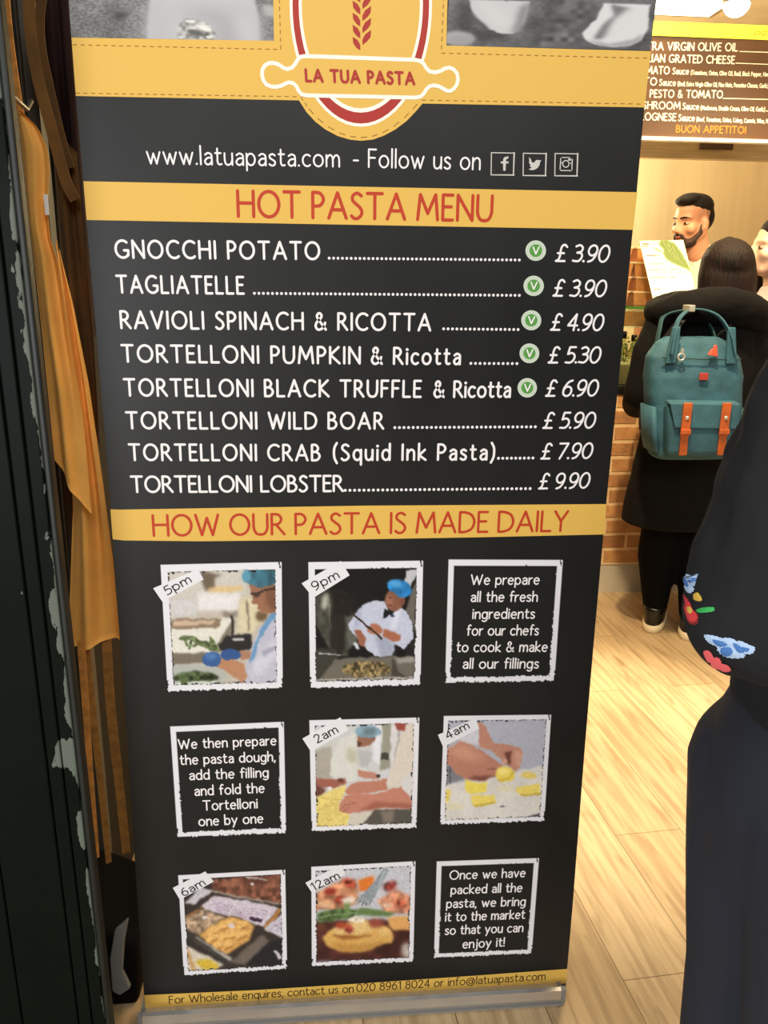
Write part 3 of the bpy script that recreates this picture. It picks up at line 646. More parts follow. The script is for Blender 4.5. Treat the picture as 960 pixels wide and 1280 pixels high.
c.poly([(628, 240), (640, 300), (650, 322), (640, 342), (650, 350), (682, 356), (680, 378), (705, 385), (708, 405), (745, 412), (775, 400), (805, 380), (805, 240)], (152, 107, 82), 3).poly([(720, 270), (805, 250), (805, 380), (770, 400), (740, 350)], (118, 80, 60), 14)
c.line([(640, 290), (690, 285), (715, 272), (800, 262)], 10, (40, 32, 30), 3).ell(672, 294, 24, 14, (70, 52, 46), 4).ell(703, 195, 112, 58, (58, 102, 118), 4, tex=.25, cells=20).ell(612, 190, 26, 44, (92, 152, 178), 6)
c.poly([(428, 660), (600, 710), (616, 790), (600, 836), (520, 780), (420, 722)], (182, 132, 100), 4).poly([(570, 630), (642, 640), (632, 682), (575, 692)], (168, 124, 98), 4).ell(405, 685, 54, 48, (58, 94, 150), 3).ell(400, 665, 34, 22, (80, 120, 176), 8).ell(515, 655, 62, 36, (52, 86, 140), 3)
c.grain(.03).frame()
p1 = c.build('photo_print', m_pr, ban, crop(180, 680, 4.8)(Q)); p1['label'] = 'printed photo of a cook in a blue cap sorting herbs'
tagged(p1, [(191.5, 735.2), (247.7, 711.3), (254.6, 724.2), (203, 752)], '5pm', (209.3, 743.8, 239.6, 727.2), 12.4)
# 9pm: cook stirring a kettle
Q = [(80, 118), (850, 108), (832, 942), (92, 965)]
c = Canvas(Q, (20, 20, 20), seed=41)
c.poly([(735, 170), (820, 170), (790, 230), (745, 300), (718, 240)], (190, 190, 195), 4).poly([(820, 205), (760, 320), (735, 430), (800, 600), (825, 600)], (104, 99, 90), 6).poly([(770, 600), (825, 560), (825, 760), (720, 760)], (36, 34, 34), 6)
c.poly([(120, 340), (210, 300), (335, 320), (345, 745), (250, 730), (170, 600), (120, 500)], (70, 70, 62), 6, tex=.2).ell(192, 375, 26, 52, (176, 176, 160), 10, 8).line([(216, 330), (222, 480), (240, 600)], 7, (150, 148, 130), 4).ell(278, 560, 52, 190, (38, 36, 32), 8).poly([(225, 290), (400, 330), (390, 470), (260, 460)], (28, 26, 25), 10)
c.poly([(120, 690), (262, 690), (310, 880), (120, 895)], (58, 58, 52), 8).poly([(330, 480), (390, 460), (420, 620), (340, 700)], (92, 94, 86), 8)
c.poly([(500, 372), (590, 375), (630, 475), (692, 404), (742, 440), (776, 520), (782, 620), (720, 692), (655, 660), (640, 742), (520, 742), (470, 700), (440, 660), (380, 590), (342, 530), (400, 450), (440, 395)], (192, 197, 216), 3)
c.poly([(640, 470), (690, 410), (700, 440), (660, 560), (620, 560)], (214, 218, 234), 8).poly([(520, 600), (580, 600), (660, 660), (640, 742), (560, 742)], (160, 166, 186), 10).poly([(400, 450), (440, 400), (430, 520), (380, 560)], (170, 175, 196), 10)
c.ell(658, 365, 66, 74, (134, 88, 68), 4).ell(620, 380, 26, 40, (158, 108, 86), 8).ell(625, 352, 9, 5, (50, 36, 32), 2).ell(618, 400, 20, 5, (104, 60, 52), 3).ell(708, 380, 16, 24, (122, 76, 60), 4).poly([(586, 420), (640, 450), (600, 478), (578, 492)], (22, 22, 26), 3).ell(640, 466, 16, 8, (40, 60, 90), 3)
c.ell(690, 288, 82, 54, (42, 128, 192), 4, 22, tex=.2).ell(660, 258, 42, 22, (84, 162, 218), 8, 10)
c.poly([(580, 555), (700, 598), (696, 640), (655, 645), (575, 605)], (164, 104, 78), 4).ell(525, 560, 50, 36, (170, 110, 86), 4).poly([(385, 560), (430, 565), (470, 620), (450, 680), (415, 660)], (150, 96, 76), 4)
c.line([(300, 372), (380, 455), (570, 625)], 14, (62, 48, 38), 2).ell(320, 415, 55, 48, (32, 29, 27), 5).poly([(370, 650), (390, 640), (430, 690), (400, 690)], (210, 212, 220), 4)
c.poly([(260, 760), (640, 742), (812, 748), (805, 895), (150, 900)], (108, 103, 93), 5).ell(470, 832, 168, 54, (122, 106, 72), 5, tex=.55, cells=50).poly([(640, 745), (690, 850), (740, 890), (640, 885)], (70, 66, 60), 5).line([(140, 905), (810, 888)], 16, (172, 168, 158), 3)
c.line([(150, 725), (290, 728)], 7, (190, 190, 190), 3).poly([(660, 752), (812, 752), (812, 780), (680, 790)], (150, 148, 140), 5)
c.grain(.03).frame()
p2 = c.build('photo_print', m_pr, ban, crop(370, 680, 5.333)(Q)); p2['label'] = 'printed photo of a cook stirring a steel kettle'
tagged(p2, [(377, 729), (425.9, 701), (437, 719), (391.6, 747.2)], '9pm', (393.6, 738.2, 424.4, 721.8), 12.4)
# 2am: hands on a sheet of pasta
Q = [(92, 112), (873, 92), (852, 878), (108, 903)]
c = Canvas(Q, (202, 202, 200), seed=51)
c.poly([(120, 320), (250, 290), (245, 530), (120, 530)], (172, 166, 154), 8).poly([(610, 130), (672, 130), (662, 450), (592, 462)], (152, 152, 136), 5).poly([(598, 340), (656, 338), (652, 384), (600, 386)], (68, 68, 58), 4).poly([(540, 150), (605, 140), (592, 420), (530, 420)], (226, 226, 232), 8).poly([(672, 150), (730, 150), (690, 400), (664, 400)], (216, 214, 214), 6).line([(730, 180), (695, 400)], 14, (170, 166, 160), 4)
c.poly([(300, 250), (415, 200), (450, 300), (500, 330), (520, 385), (500, 460), (430, 480), (420, 542), (350, 542), (345, 510), (238, 492), (250, 380)], (214, 214, 207), 5).poly([(355, 300), (432, 320), (425, 410), (360, 400)], (190, 188, 166), 14).poly([(430, 310), (540, 330), (530, 440), (440, 440)], (182, 184, 182), 12)
c.poly([(438, 222), (560, 215), (550, 262), (512, 288), (450, 300), (434, 250)], (150, 106, 86), 4).ell(535, 232, 14, 7, (60, 44, 38), 3).poly([(435, 250), (465, 270), (450, 305), (436, 300)], (96, 64, 52), 4).ell(508, 190, 92, 46, (136, 167, 182), 4, 4, tex=.15, cells=18).ell(520, 190, 46, 28, (106, 126, 132), 10)
c.poly([(430, 458), (520, 470), (592, 490), (590, 515), (500, 525), (440, 505)], (188, 134, 114), 4).ell(582, 495, 16, 12, (60, 60, 56), 3).poly([(600, 480), (650, 450), (660, 520), (600, 520)], (196, 198, 206), 5).ell(545, 430, 40, 30, (205, 205, 205), 6)
c.poly([(120, 515), (260, 522), (350, 520), (356, 550), (262, 592), (220, 580), (120, 592)], (158, 98, 82), 5).poly([(120, 565), (212, 592), (180, 640), (120, 652)], (108, 68, 58), 6).ell(312, 530, 22, 16, (104, 56, 50), 4).ell(240, 592, 14, 14, (230, 228, 224), 3)
c.poly([(780, 130), (845, 110), (845, 590), (650, 590), (643, 520), (690, 400), (740, 220)], (216, 206, 193), 5).poly([(700, 130), (782, 130), (765, 190), (712, 180)], (150, 75, 65), 5).poly([(600, 480), (650, 440), (648, 530), (600, 510)], (206, 208, 212), 5).poly([(845, 465), (790, 490), (742, 550), (760, 612), (820, 692), (845, 692)], (214, 212, 210), 5)
c.poly([(345, 560), (120, 660), (120, 880), (345, 870), (385, 780), (318, 745), (300, 690), (350, 600)], (226, 206, 122), 5, tex=.06)
for x_, y_ in ((205, 650), (265, 688), (230, 702), (180, 732), (300, 768), (240, 806), (180, 852), (295, 660), (140, 765)): c.ell(x_, y_, 24, 11, (196, 166, 88), 4); c.ell(x_+2, y_-4, 20, 8, (232, 210, 128), 3)
c.poly([(380, 780), (548, 738), (472, 860), (342, 872)], (206, 201, 186), 5).poly([(552, 735), (825, 740), (825, 845), (468, 855)], (86, 83, 76), 5).poly([(600, 745), (690, 750), (680, 840), (610, 840)], (128, 118, 106), 10)
c.poly([(642, 520), (642, 592), (500, 622), (360, 632), (343, 600), (390, 560), (450, 545)], (188, 128, 107), 4).poly([(742, 570), (822, 685), (818, 738), (620, 722), (500, 742), (360, 772), (308, 742), (300, 700), (340, 640), (420, 620), (540, 630)], (192, 130, 110), 4).poly([(560, 680), (815, 700), (815, 738), (620, 722), (420, 760)], (160, 98, 80), 10).line([(310, 740), (350, 700), (420, 690)], 5, (140, 84, 70), 4).line([(330, 755), (370, 720)], 5, (140, 84, 70), 4)
c.grain(.025).frame(.048)
p3 = c.build('photo_print', m_pr, ban, crop(370, 880, 5.647)(Q)); p3['label'] = 'printed photo of cooks working over a yellow pasta sheet'
tagged(p3, [(378, 923), (425.3, 896.5), (435.9, 912.4), (388.6, 939.3)], '2am', (396.8, 928.6, 422.8, 914.8), 11.6)
# 4am: folding
Q = [(130, 77), (850, 68), (803, 783), (105, 808)]
c = Canvas(Q, (174, 177, 190), seed=61)
c.poly([(120, 532), (470, 480), (640, 435), (830, 395), (830, 790), (110, 800)], (216, 213, 206), 6, tex=.04, cells=8).poly([(140, 380), (185, 400), (272, 490), (165, 528), (140, 528)], (126, 126, 132), 6).line([(172, 400), (176, 520)], 6, (70, 70, 76), 3)
c.poly([(225, 240), (370, 130), (368, 275), (300, 258)], (206, 206, 216), 6)
c.poly([(358, 112), (412, 150), (462, 250), (560, 262), (632, 284), (652, 320), (632, 420), (614, 442), (562, 400), (530, 390), (500, 350), (440, 300), (368, 280)], (187, 134, 114), 4).poly([(528, 318), (584, 298), (575, 400), (556, 395)], (112, 66, 58), 6).poly([(600, 290), (650, 320), (632, 420), (605, 400)], (206, 156, 134), 10)
c.poly([(152, 300), (232, 245), (300, 258), (382, 300), (442, 350), (522, 400), (536, 432), (470, 472), (410, 502), (340, 502), (268, 490), (208, 450), (178, 400), (152, 380)], (182, 126, 106), 4).poly([(160, 300), (240, 255), (340, 300), (420, 360), (330, 380), (220, 350)], (204, 150, 126), 22).poly([(340, 502), (410, 502), (470, 472), (400, 470), (280, 480)], (120, 74, 62), 8).line([(420, 430), (520, 420)], 6, (130, 82, 70), 4).ell(535, 375, 22, 18, (208, 158, 138), 5)
c.ell(540, 460, 66, 52, (230, 206, 92), 4).ell(525, 440, 46, 28, (244, 226, 130), 10).line([(490, 500), (560, 495), (600, 440)], 6, (190, 160, 60), 4)
c.poly([(275, 494), (345, 520), (420, 514), (415, 576), (300, 592), (274, 570)], (234, 216, 98), 4).poly([(308, 600), (466, 600), (476, 656), (340, 686), (318, 660)], (234, 214, 110), 4).poly([(330, 670), (476, 646), (470, 662), (345, 688)], (200, 176, 76), 4).poly([(618, 545), (700, 535), (772, 525), (776, 600), (652, 606), (615, 582)], (232, 212, 108), 4).poly([(640, 596), (776, 588), (770, 606), (652, 608)], (196, 172, 76), 4).ell(700, 465, 48, 22, (226, 204, 112), 4).poly([(140, 560), (180, 572), (170, 640), (138, 645)], (226, 204, 110), 5)
c.ell(540, 560, 60, 20, (222, 214, 180), 10).ell(200, 680, 60, 20, (222, 214, 176), 12).poly([(672, 756), (800, 712), (800, 742), (690, 774)], (92, 92, 98), 4).ell(520, 682, 20, 6, (110, 110, 112), 3, -15)
c.grain(.03).frame(.045)
p4 = c.build('photo_print', m_pr, ban, crop(530, 880, 5.333)(Q)); p4['label'] = 'printed photo of hands folding a yellow pasta parcel'
tagged(p4, [(547.3, 918.4), (594.5, 897.4), (598.6, 910.4), (554, 933.8)], '4am', (560, 923.8, 586.8, 909.8), 11)
# 6am: packed trays
Q = [(63, 95), (443, 75), (450, 428), (83, 452)]
c = Canvas(Q, (56, 49, 46), seed=71)
c.poly([(180, 112), (445, 85), (445, 200), (300, 172), (190, 152)], (122, 78, 62), 4, tex=.35, cells=26).ell(245, 125, 30, 12, (150, 100, 78), 5).ell(330, 120, 36, 12, (96, 60, 50), 5).line([(300, 100), (380, 112)], 5, (190, 180, 180), 2).ell(325, 128, 7, 5, (215, 205, 200), 2)
c.poly([(85, 190), (142, 135), (182, 150), (120, 195)], (198, 194, 200), 3).poly([(90, 235), (180, 180), (150, 205), (95, 250)], (150, 104, 62), 3).line([(180, 150), (300, 172), (415, 195)], 6, (190, 182, 170), 3, .8)
c.poly([(145, 200), (190, 168), (300, 180), (418, 208), (366, 276), (250, 235), (160, 215)], (206, 196, 207), 3)
for k in range(5): c.line([(185+k*4, 188+k*7), (270+k*8, 205+k*9)], 2, (150, 120, 150), 1.5, .7); c.line([(290-k*6, 205+k*8), (380-k*6, 222+k*9)], 2, (150, 120, 150), 1.5, .7)
c.poly([(316, 240), (360, 250), (354, 260), (312, 248)], (60, 40, 60), 2).poly([(364, 276), (420, 204), (432, 214), (380, 292)], (172, 122, 70), 3).line([(240, 236), (270, 186)], 3, (230, 225, 225), 2)
c.poly([(88, 245), (150, 210), (232, 240), (140, 302), (88, 285)], (168, 143, 118), 4, tex=.3).ell(158, 242, 10, 6, (225, 220, 215), 2)
c.poly([(135, 302), (240, 236), (332, 268), (312, 322), (232, 374), (198, 350)], (212, 162, 92), 4)
for x_, y_ in ((185, 290), (215, 275), (245, 262), (290, 268), (255, 300), (220, 312), (180, 316), (235, 338), (285, 302), (205, 338)): c.ell(x_, y_, 22, 15, (232, 186, 112), 4, -25); c.ell(x_+6, y_+11, 18, 4, (176, 122, 62), 3, -25)
c.ell(252, 272, 12, 9, (226, 210, 200), 2).line([(130, 318), (200, 365), (245, 390)], 14, (204, 198, 188), 5).line([(95, 300), (170, 350), (240, 405)], 12, (60, 58, 54), 4)
c.poly([(246, 402), (362, 298), (385, 330), (302, 412)], (112, 102, 92), 5).poly([(298, 412), (382, 330), (440, 315), (440, 415)], (38, 38, 41), 4).poly([(395, 362), (405, 358), (436, 384), (420, 392)], (196, 191, 196), 2).poly([(364, 282), (440, 222), (440, 316)], (200, 195, 206), 3)
for k in range(4): c.line([(385+k*4, 285-k*10), (436, 250+k*14)], 2, (150, 130, 150), 1.5, .6)
c.poly([(85, 335), (225, 412), (180, 430), (85, 440)], (214, 204, 188), 4).ell(165, 410, 40, 18, (214, 182, 62), 5, 15).line([(95, 360), (120, 430)], 12, (196, 150, 90), 4)
c.grain(.08, 70).frame(.045)
p5 = c.build('photo_print', m_pr, ban, crop(200, 1060, 2.824)(Q)); p5['label'] = 'printed photo of packed pasta trays with paper labels'
tagged(p5, [(216, 1109.6), (256.7, 1089), (267.3, 1101.8), (224.8, 1124.4)], '6am', (230.2, 1120, 257, 1105.4), 10.8)
# 12am: the plate
Q = [(533, 65), (903, 45), (895, 402), (535, 420)]
c = Canvas(Q, (197, 199, 207), seed=81)
c.poly([(540, 250), (900, 250), (900, 400), (540, 400)], (74, 40, 36), 6, tex=.3, cells=14).poly([(545, 160), (640, 108), (690, 108), (702, 190), (640, 216), (545, 214)], (196, 138, 102), 5, tex=.3, cells=20).ell(668, 122, 24, 16, (158, 62, 48), 6, 20, tex=.5, cells=30).ell(600, 150, 22, 12, (150, 52, 42), 5).ell(640, 180, 24, 14, (160, 60, 46), 5, tex=.4).ell(580, 195, 30, 12, (226, 180, 140), 5)
c.poly([(698, 112), (755, 98), (752, 140), (700, 152)], (222, 122, 52), 4).ell(812, 132, 24, 18, (136, 54, 48), 6, -20, tex=.5, cells=30).poly([(768, 182), (830, 140), (890, 168), (890, 228), (790, 226)], (208, 142, 112), 5, tex=.3, cells=22).ell(850, 192, 24, 12, (172, 84, 62), 7, 25, tex=.5).ell(800, 200, 20, 10, (230, 190, 160), 4)
c.poly([(798, 240), (890, 234), (890, 288), (820, 286)], (222, 167, 100), 4).ell(560, 275, 30, 14, (104, 60, 44), 5).ell(870, 360, 20, 30, (196, 186, 178), 8)
c.poly([(552, 225), (640, 208), (702, 215), (680, 242), (560, 262)], (82, 107, 62), 4, tex=.3).poly([(700, 208), (832, 224), (800, 238), (690, 234)], (100, 125, 75), 4).poly([(648, 190), (670, 178), (668, 232), (654, 236)], (112, 142, 82), 4).line([(560, 240), (690, 224)], 4, (130, 150, 110), 2)
c.poly([(574, 312), (600, 290), (640, 265), (720, 250), (780, 270), (806, 275), (822, 300), (822, 330), (760, 346), (700, 366), (630, 360), (586, 342)], (216, 171, 96), 4).poly([(610, 282), (720, 245), (772, 280), (700, 302), (620, 312)], (226, 192, 128), 6).poly([(596, 330), (700, 340), (820, 322), (760, 346), (700, 366), (630, 360)], (190, 140, 70), 8).poly([(770, 280), (806, 275), (815, 300), (780, 310)], (232, 192, 122), 5)
c.poly([(605, 300), (640, 320), (700, 318), (760, 300), (700, 305), (640, 300)], (160, 104, 52), 4).ell(666, 282, 16, 14, (150, 56, 46), 5, 30, tex=.5).ell(640, 268, 20, 12, (168, 70, 50), 5).ell(760, 262, 26, 18, (150, 76, 60), 6).ell(690, 250, 30, 10, (238, 226, 204), 4, tex=.2).ell(665, 180, 28, 10, (230, 220, 206), 5)
c.poly([(786, 74), (808, 72), (782, 130), (756, 172), (736, 202), (718, 196), (694, 180), (722, 150), (760, 112)], (142, 152, 158), 2).line([(795, 80), (768, 140)], 6, (190, 200, 206), 3)
for k in range(4): c.line([(708+k*9, 166+k*6), (690+k*14, 196+k*4)], 4, (176, 184, 188), 1.5); c.line([(703+k*9, 172+k*6), (686+k*13, 190+k*5)], 2, (70, 60, 58), 1.2)
c.grain(.06, 70).frame(.045)
p6 = c.build('photo_print', m_pr, ban, crop(200, 1060, 2.824)(Q)); p6['label'] = 'printed photo of filled pasta in red sauce with a fork'
tagged(p6, [(381.7, 1103.2), (426, 1080.5), (432, 1092.6), (389.5, 1114.9)], '12am', (392.5, 1112.8, 425, 1097.2), 10.6)

def caption(quad_px, lines, cap, seed):
    c = Canvas([(0, 0), (100, 0), (100, 100), (0, 100)], (30, 31, 31), 130, 130, seed).frame(.05, (30, 31, 31))
    fr = c.build('caption_box', m_pr, ban, quad_px)
    ptext('caption_lettering', [(t, a[0], a[1], b_[0], b_[1], cap) for t, a, b_ in lines], m_white, fr, weight=.135, gap=.2, space=.4)
K = crop(540, 680, 5.333)
caption(K([(108, 100), (875, 103), (818, 918), (85, 928)]), [(t, *K([(xa, y_), (xb, y_-2)])) for t, xa, xb, y_ in
    (('We prepare', 260, 711, 269), ('all the fresh', 260, 699, 383), ('ingredients', 271, 680, 496), ('for our chefs', 233, 706, 607), ('to cook & make', 164, 764, 717), ('all our fillings', 206, 706, 828))], 12.0, 91)
K = crop(200, 880, 5.333)
caption(K([(65, 147), (828, 115), (843, 862), (115, 893)]), [(t, *K([(xa, ya), (xb, yb)])) for t, xa, ya, xb, yb in
    (('We then prepare', 126, 298, 773, 271), ('the pasta dough,', 137, 403, 768, 378), ('add the filling', 199, 504, 721, 484), ('and fold the', 234, 609, 694, 588), ('Tortelloni', 290, 707, 648, 691), ('one by one', 262, 811, 685, 790))], 11.6, 92)
K = crop(500, 1050, 4.0)
caption(K([(182, 105), (697, 88), (660, 570), (168, 592)]), [(t, *K([(xa, ya), (xb, yb)])) for t, xa, ya, xb, yb in
    (('Once we have', 249, 196, 623, 183), ('packed all the', 255, 269, 607, 257), ('pasta, we bring', 233, 338, 624, 326), ('it to the market', 227, 405, 621, 391), ('so that you can', 226, 472, 612, 457), ('enjoy it!', 314, 540, 520, 529))], 10.6, 93)

# ================================================================== COUNTER AND WHAT STANDS ON IT
m_brickw = bpy.data.materials.new('brick_cladding'); m_brickw.use_nodes = True; nt, b = nodes(m_brickw); N = nt.nodes.new; LK = nt.links.new
tc = N('ShaderNodeTexCoord'); mp = N('ShaderNodeMapping'); mp.inputs['Rotation'].default_value = (PI/2, 0, 0); LK(tc.outputs['Object'], mp.inputs[0])
br = N('ShaderNodeTexBrick'); br.inputs['Scale'].default_value = 1; br.inputs['Brick Width'].default_value = 0.215; br.inputs['Row Height'].default_value = 0.0745; br.inputs['Mortar Size'].default_value = 0.009; br.inputs['Mortar Smooth'].default_value = 0.35
br.inputs['Color1'].default_value = rgba((214, 156, 100)); br.inputs['Color2'].default_value = rgba((172, 120, 76)); br.inputs['Mortar'].default_value = rgba((236, 198, 148))
LK(mp.outputs[0], br.inputs['Vector']); nz = N('ShaderNodeTexNoise'); nz.inputs['Scale'].default_value = 22; nz.inputs['Detail'].default_value = 5; LK(tc.outputs['Object'], nz.inputs['Vector'])
mx = N('ShaderNodeMixRGB'); mx.blend_type = 'OVERLAY'; mx.inputs[0].default_value = 0.55; LK(br.outputs['Color'], mx.inputs[1]); LK(nz.outputs['Fac'], mx.inputs[2]); LK(mx.outputs[0], b.inputs['Base Color']); b.inputs['Roughness'].default_value = 0.8
ad = N('ShaderNodeMath'); ad.operation = 'MULTIPLY_ADD'; ad.inputs[1].default_value = -1.0; LK(br.outputs['Fac'], ad.inputs[0]); LK(nz.outputs['Fac'], ad.inputs[2])
bp = N('ShaderNodeBump'); bp.inputs['Strength'].default_value = 0.8; bp.inputs['Distance'].default_value = 0.01; LK(ad.outputs[0], bp.inputs['Height']); LK(bp.outputs[0], b.inputs['Normal'])
m_plinth = mat('grey_plinth', (206, 196, 172), 0.5, var=0.06, vscale=3); m_slab = mat('black_worktop', (24, 22, 20), 0.25)
m_glass = bpy.data.materials.new('shelf_glass'); m_glass.use_nodes = True; nt, b = nodes(m_glass); b.inputs['Base Color'].default_value = (0.9, 1, 0.93, 1); b.inputs['Roughness'].default_value = 0.03; b.inputs['Transmission Weight'].default_value = 1; b.inputs['IOR'].default_value = 1.2
m_gedge = mat('green_glass_edge', (52, 92, 30), 0.2)
YC = 2.30
cnt = empty('serving_counter', (1.2, YC, 0), 'brick-fronted serving counter with a grey plinth and black worktop', 'counter')
MB().box((-0.56, YC, 0.146), (3.1, YC+0.36, 0.962)).build('brick_front', m_brickw, cnt)
MB().box((-0.56, YC+0.004, 0), (3.1, YC+0.34, 0.146)).build('plinth', m_plinth, cnt)
MB().box((-0.56, YC-0.01, 0.962), (3.1, YC+0.36, 1.0)).build('worktop', m_slab, cnt, bevel=0.004)
cas2 = empty('glass_display_case', (1.2, YC+0.2, 1.0), 'low glass display case with a green-edged top along the counter', 'display case')
ZG = 1.340
MB().box((-0.55, YC+0.03, ZG), (3.05, YC+0.35, ZG+0.008)).build('top_pane', m_glass, cas2)
MB().box((-0.55, YC+0.0255, ZG-0.001), (3.05, YC+0.0295, ZG+0.009)).build('top_edge', m_gedge, cas2)
MB().box((-0.55, YC+0.034, 1.0), (3.05, YC+0.038, ZG-0.001)).build('front_pane', m_glass, cas2)
for x in (-0.54, 0.95, 3.03): MB().box((x, YC+0.32, 1.0), (x+0.02, YC+0.34, ZG-0.001)).build('post', m_steel, cas2)

m_kraft = mat('kraft_card', (196, 134, 74), 0.75, var=0.08, vscale=20); m_kraftl = mat('kraft_rim', (236, 200, 150), 0.7); m_kraftd = mat('kraft_inside', (130, 80, 40), 0.8)
def kraft_box(c, w_, d_, h_, label, group, rot=0.0):
    r_ = empty('takeaway_box', c, label, 'box', group); z = c[2]
    def P(sx_, sy_, zz, k): a_, b_ = sx_*w_/2*k, sy_*d_/2*k; return (c[0]+a_*math.cos(rot)-b_*math.sin(rot), c[1]+a_*math.sin(rot)+b_*math.cos(rot), zz)
    S = [(-1, -1), (1, -1), (1, 1), (-1, 1)]
    MB().hexa([P(*s_, z, .86) for s_ in S]+[P(*s_, z+h_*.84, 1.0) for s_ in S]).build('tray', m_kraft, r_, bevel=0.003)
    MB().hexa([P(*s_, z+h_*.845, 1.03) for s_ in S]+[P(*s_, z+h_*.99, 1.03) for s_ in S]).build('rim', m_kraftl, r_, bevel=0.002)
    return r_
zb = ZG+0.0082; BH = 0.0655; names = ['bottom', 'second', 'third', 'top']
for ci, (cx_, nm) in enumerate(((1.325, 'leftmost stack beside the banner edge'), (1.475, 'right-hand stack, partly behind the menu card'))):
    for k in range(4):
        kraft_box((cx_+0.004*((k*7+ci) % 3-1), YC+0.275+0.005*(k % 2), zb+k*BH), 0.135, 0.125, BH, f'{names[k]} kraft takeaway box of the {nm}', 'takeaway boxes stacked on the glass case', 0.04*((k+ci) % 3-1))
# inside the glass case
kraft_box((1.43, YC+0.275, 1.255), 0.16, 0.10, 0.075, 'kraft box on the shelf just under the glass top', 'takeaway boxes inside the case')
MB_s = MB().box((0.98, YC+0.22, 1.245), (3.0, YC+0.33, 1.2535)).build('inner_shelf', m_glass, cas2)
m_cap = mat('dark_bottle_cap', (40, 18, 18), 0.4); m_oil = mat('pale_bottle', (214, 186, 120), 0.2, coat=.5); m_lab = mat('cream_label', (238, 226, 190), 0.6)
for k, (x_, h_) in enumerate(((1.375, .225), (1.425, .21))):
    bt = empty('sauce_bottle', (x_, YC+0.20, 1.001), ['pale sauce bottle with dark cap nearest the banner, behind the basil', 'pale sauce bottle with dark cap, second from the banner, beside the coat sleeve'][k], 'bottle', 'sauce bottles in the glass case')
    MB().lathe((x_, YC+0.20, 1.001), [(.021, 0), (.022, h_*.62), (.019, h_*.7), (.011, h_*.8), (.011, h_*.88)]).build('body', m_oil, bt, True)
    MB().lathe((x_, YC+0.20, 1.001), [(.0135, h_*.88), (.0135, h_*1.0), (.011, h_*1.02)]).build('cap', m_cap, bt, True)
    MB().lathe((x_, YC+0.20, 1.001), [(.0226, h_*.2), (.0226, h_*.52)]).build('label', m_lab, bt, True)
bas = empty('basil_pot', (1.345, YC+0.09, 1.001), 'cream pot of pale green basil in the case beside the banner', 'plant')
m_leaf = mat('basil_leaf', (150, 150, 52), 0.5, c2=(62, 84, 22), vscale=30); m_pot = mat('cream_pot', (222, 204, 150), 0.5)
MB().lathe((1.345, YC+0.09, 1.001), [(.03, 0), (.04, .085), (.043, .085), (.043, .098), (.036, .098)]).build('pot', m_pot, bas, True)
M = MB()
for k in range(90):
    a_, r_ = rng.uniform(0, 2*PI), 0.046*math.sqrt(rng.random()); z_ = 1.1+rng.random()*0.105
    p = Vector((1.345+r_*math.cos(a_)*1.15, YC+0.098+r_*math.sin(a_)*.8, z_)); d_ = Vector((math.cos(a_), math.sin(a_), rng.uniform(-.2, .7))).normalized(); s_ = d_.cross(Vector((0, 0, 1))).normalized(); u_ = s_.cross(d_)
    L = rng.uniform(.016, .03); M.add([p, p+d_*L*.4+s_*L*.32-u_*.003, p+d_*L, p+d_*L*.4-s_*L*.32-u_*.003, p+d_*L*.5+u_*.004], [(0, 1, 4), (1, 2, 4), (2, 3, 4), (3, 0, 4)])
M.build('leaves', m_leaf, bas)
M = MB()
for k in range(8):
    a_ = k*PI/4; M.tube([(1.345, YC+.09, 1.09), (1.345+.03*math.cos(a_), YC+.098+.025*math.sin(a_), 1.18)], .0015, 5)
M.build('stems', m_leaf, bas)
# leaning menu card in an acrylic stand on the case
card = empty('menu_card', (1.55, YC+0.12, zb), 'white menu card with a leek picture leaning on the counter case', 'menu card')
TL, TR = at(799, 301, 2.45), at(854, 300, 2.42); BLc, BRc = at(818.2, 381.5, 2.35), at(872, 383.5, 2.335)
m_paper = mat('menu_paper', (246, 240, 205), 0.5); m_leek = attr_mat('leek_print', 0.5); m_grey = mat('grey_ink', (112, 104, 80), 0.6)
TL, TR, BLc = [np.array(p) for p in (TL, TR, BLc)]; BRc = BLc+TR-TL
def onc(u, v, l=0.0): return (TL*(1-u)+TR*u)*(1-v)+(BLc*(1-u)+BRc*u)*v + np.array([0, -l, 0])
MB().hexa([onc(0, 1), onc(1, 1), onc(1, 1, -.004), onc(0, 1, -.004), onc(0, 0), onc(1, 0), onc(1, 0, -.004), onc(0, 0, -.004)]).build('sheet', m_paper, card)
for u0, u1, v, wd in ((.05, .2, .05, .02), (.05, .17, .085, .014), (.08, .36, .23, .012), (.08, .42, .36, .007), (.06, .3, .455, .008), (.34, .46, .455, .008), (.52, .82, .455, .008), (.06, .4, .57, .008), (.46, .62, .57, .008), (.05, .22, .75, .01), (.05, .5, .86, .007)):
    MB().add([onc(u0, v-wd/2, .0016), onc(u1, v-wd/2, .0016), onc(u1, v+wd/2, .0016), onc(u0, v+wd/2, .0016)], [(0, 1, 2, 3)]).build('print_line', m_grey, card)
c = Canvas([(430, 90), (800, 90), (800, 400), (430, 400)], (246, 240, 205), 60, 60, 95)
c.poly([(500, 120), (540, 90), (620, 90), (690, 120), (740, 200), (790, 330), (800, 400), (760, 370), (640, 320), (560, 280), (530, 220), (545, 180)], (112, 132, 56), 6).poly([(440, 165), (470, 165), (520, 190), (500, 200)], (170, 168, 90), 4)
for k in range(7): c.line([(540+k*24, 100+k*8), (600+k*20, 210+k*12), (760, 350)], 6, (160, 168, 90) if k % 2 else (84, 104, 40), 3)
u = c.U; X = c.img; nx = c.nx; ny = c.ny
pos = np.array([[onc(.27+.73*c.U[j, i], .0+.5*c.V[j, i], .0014) for i in range(nx)] for j in range(ny)]).reshape(-1, 3)
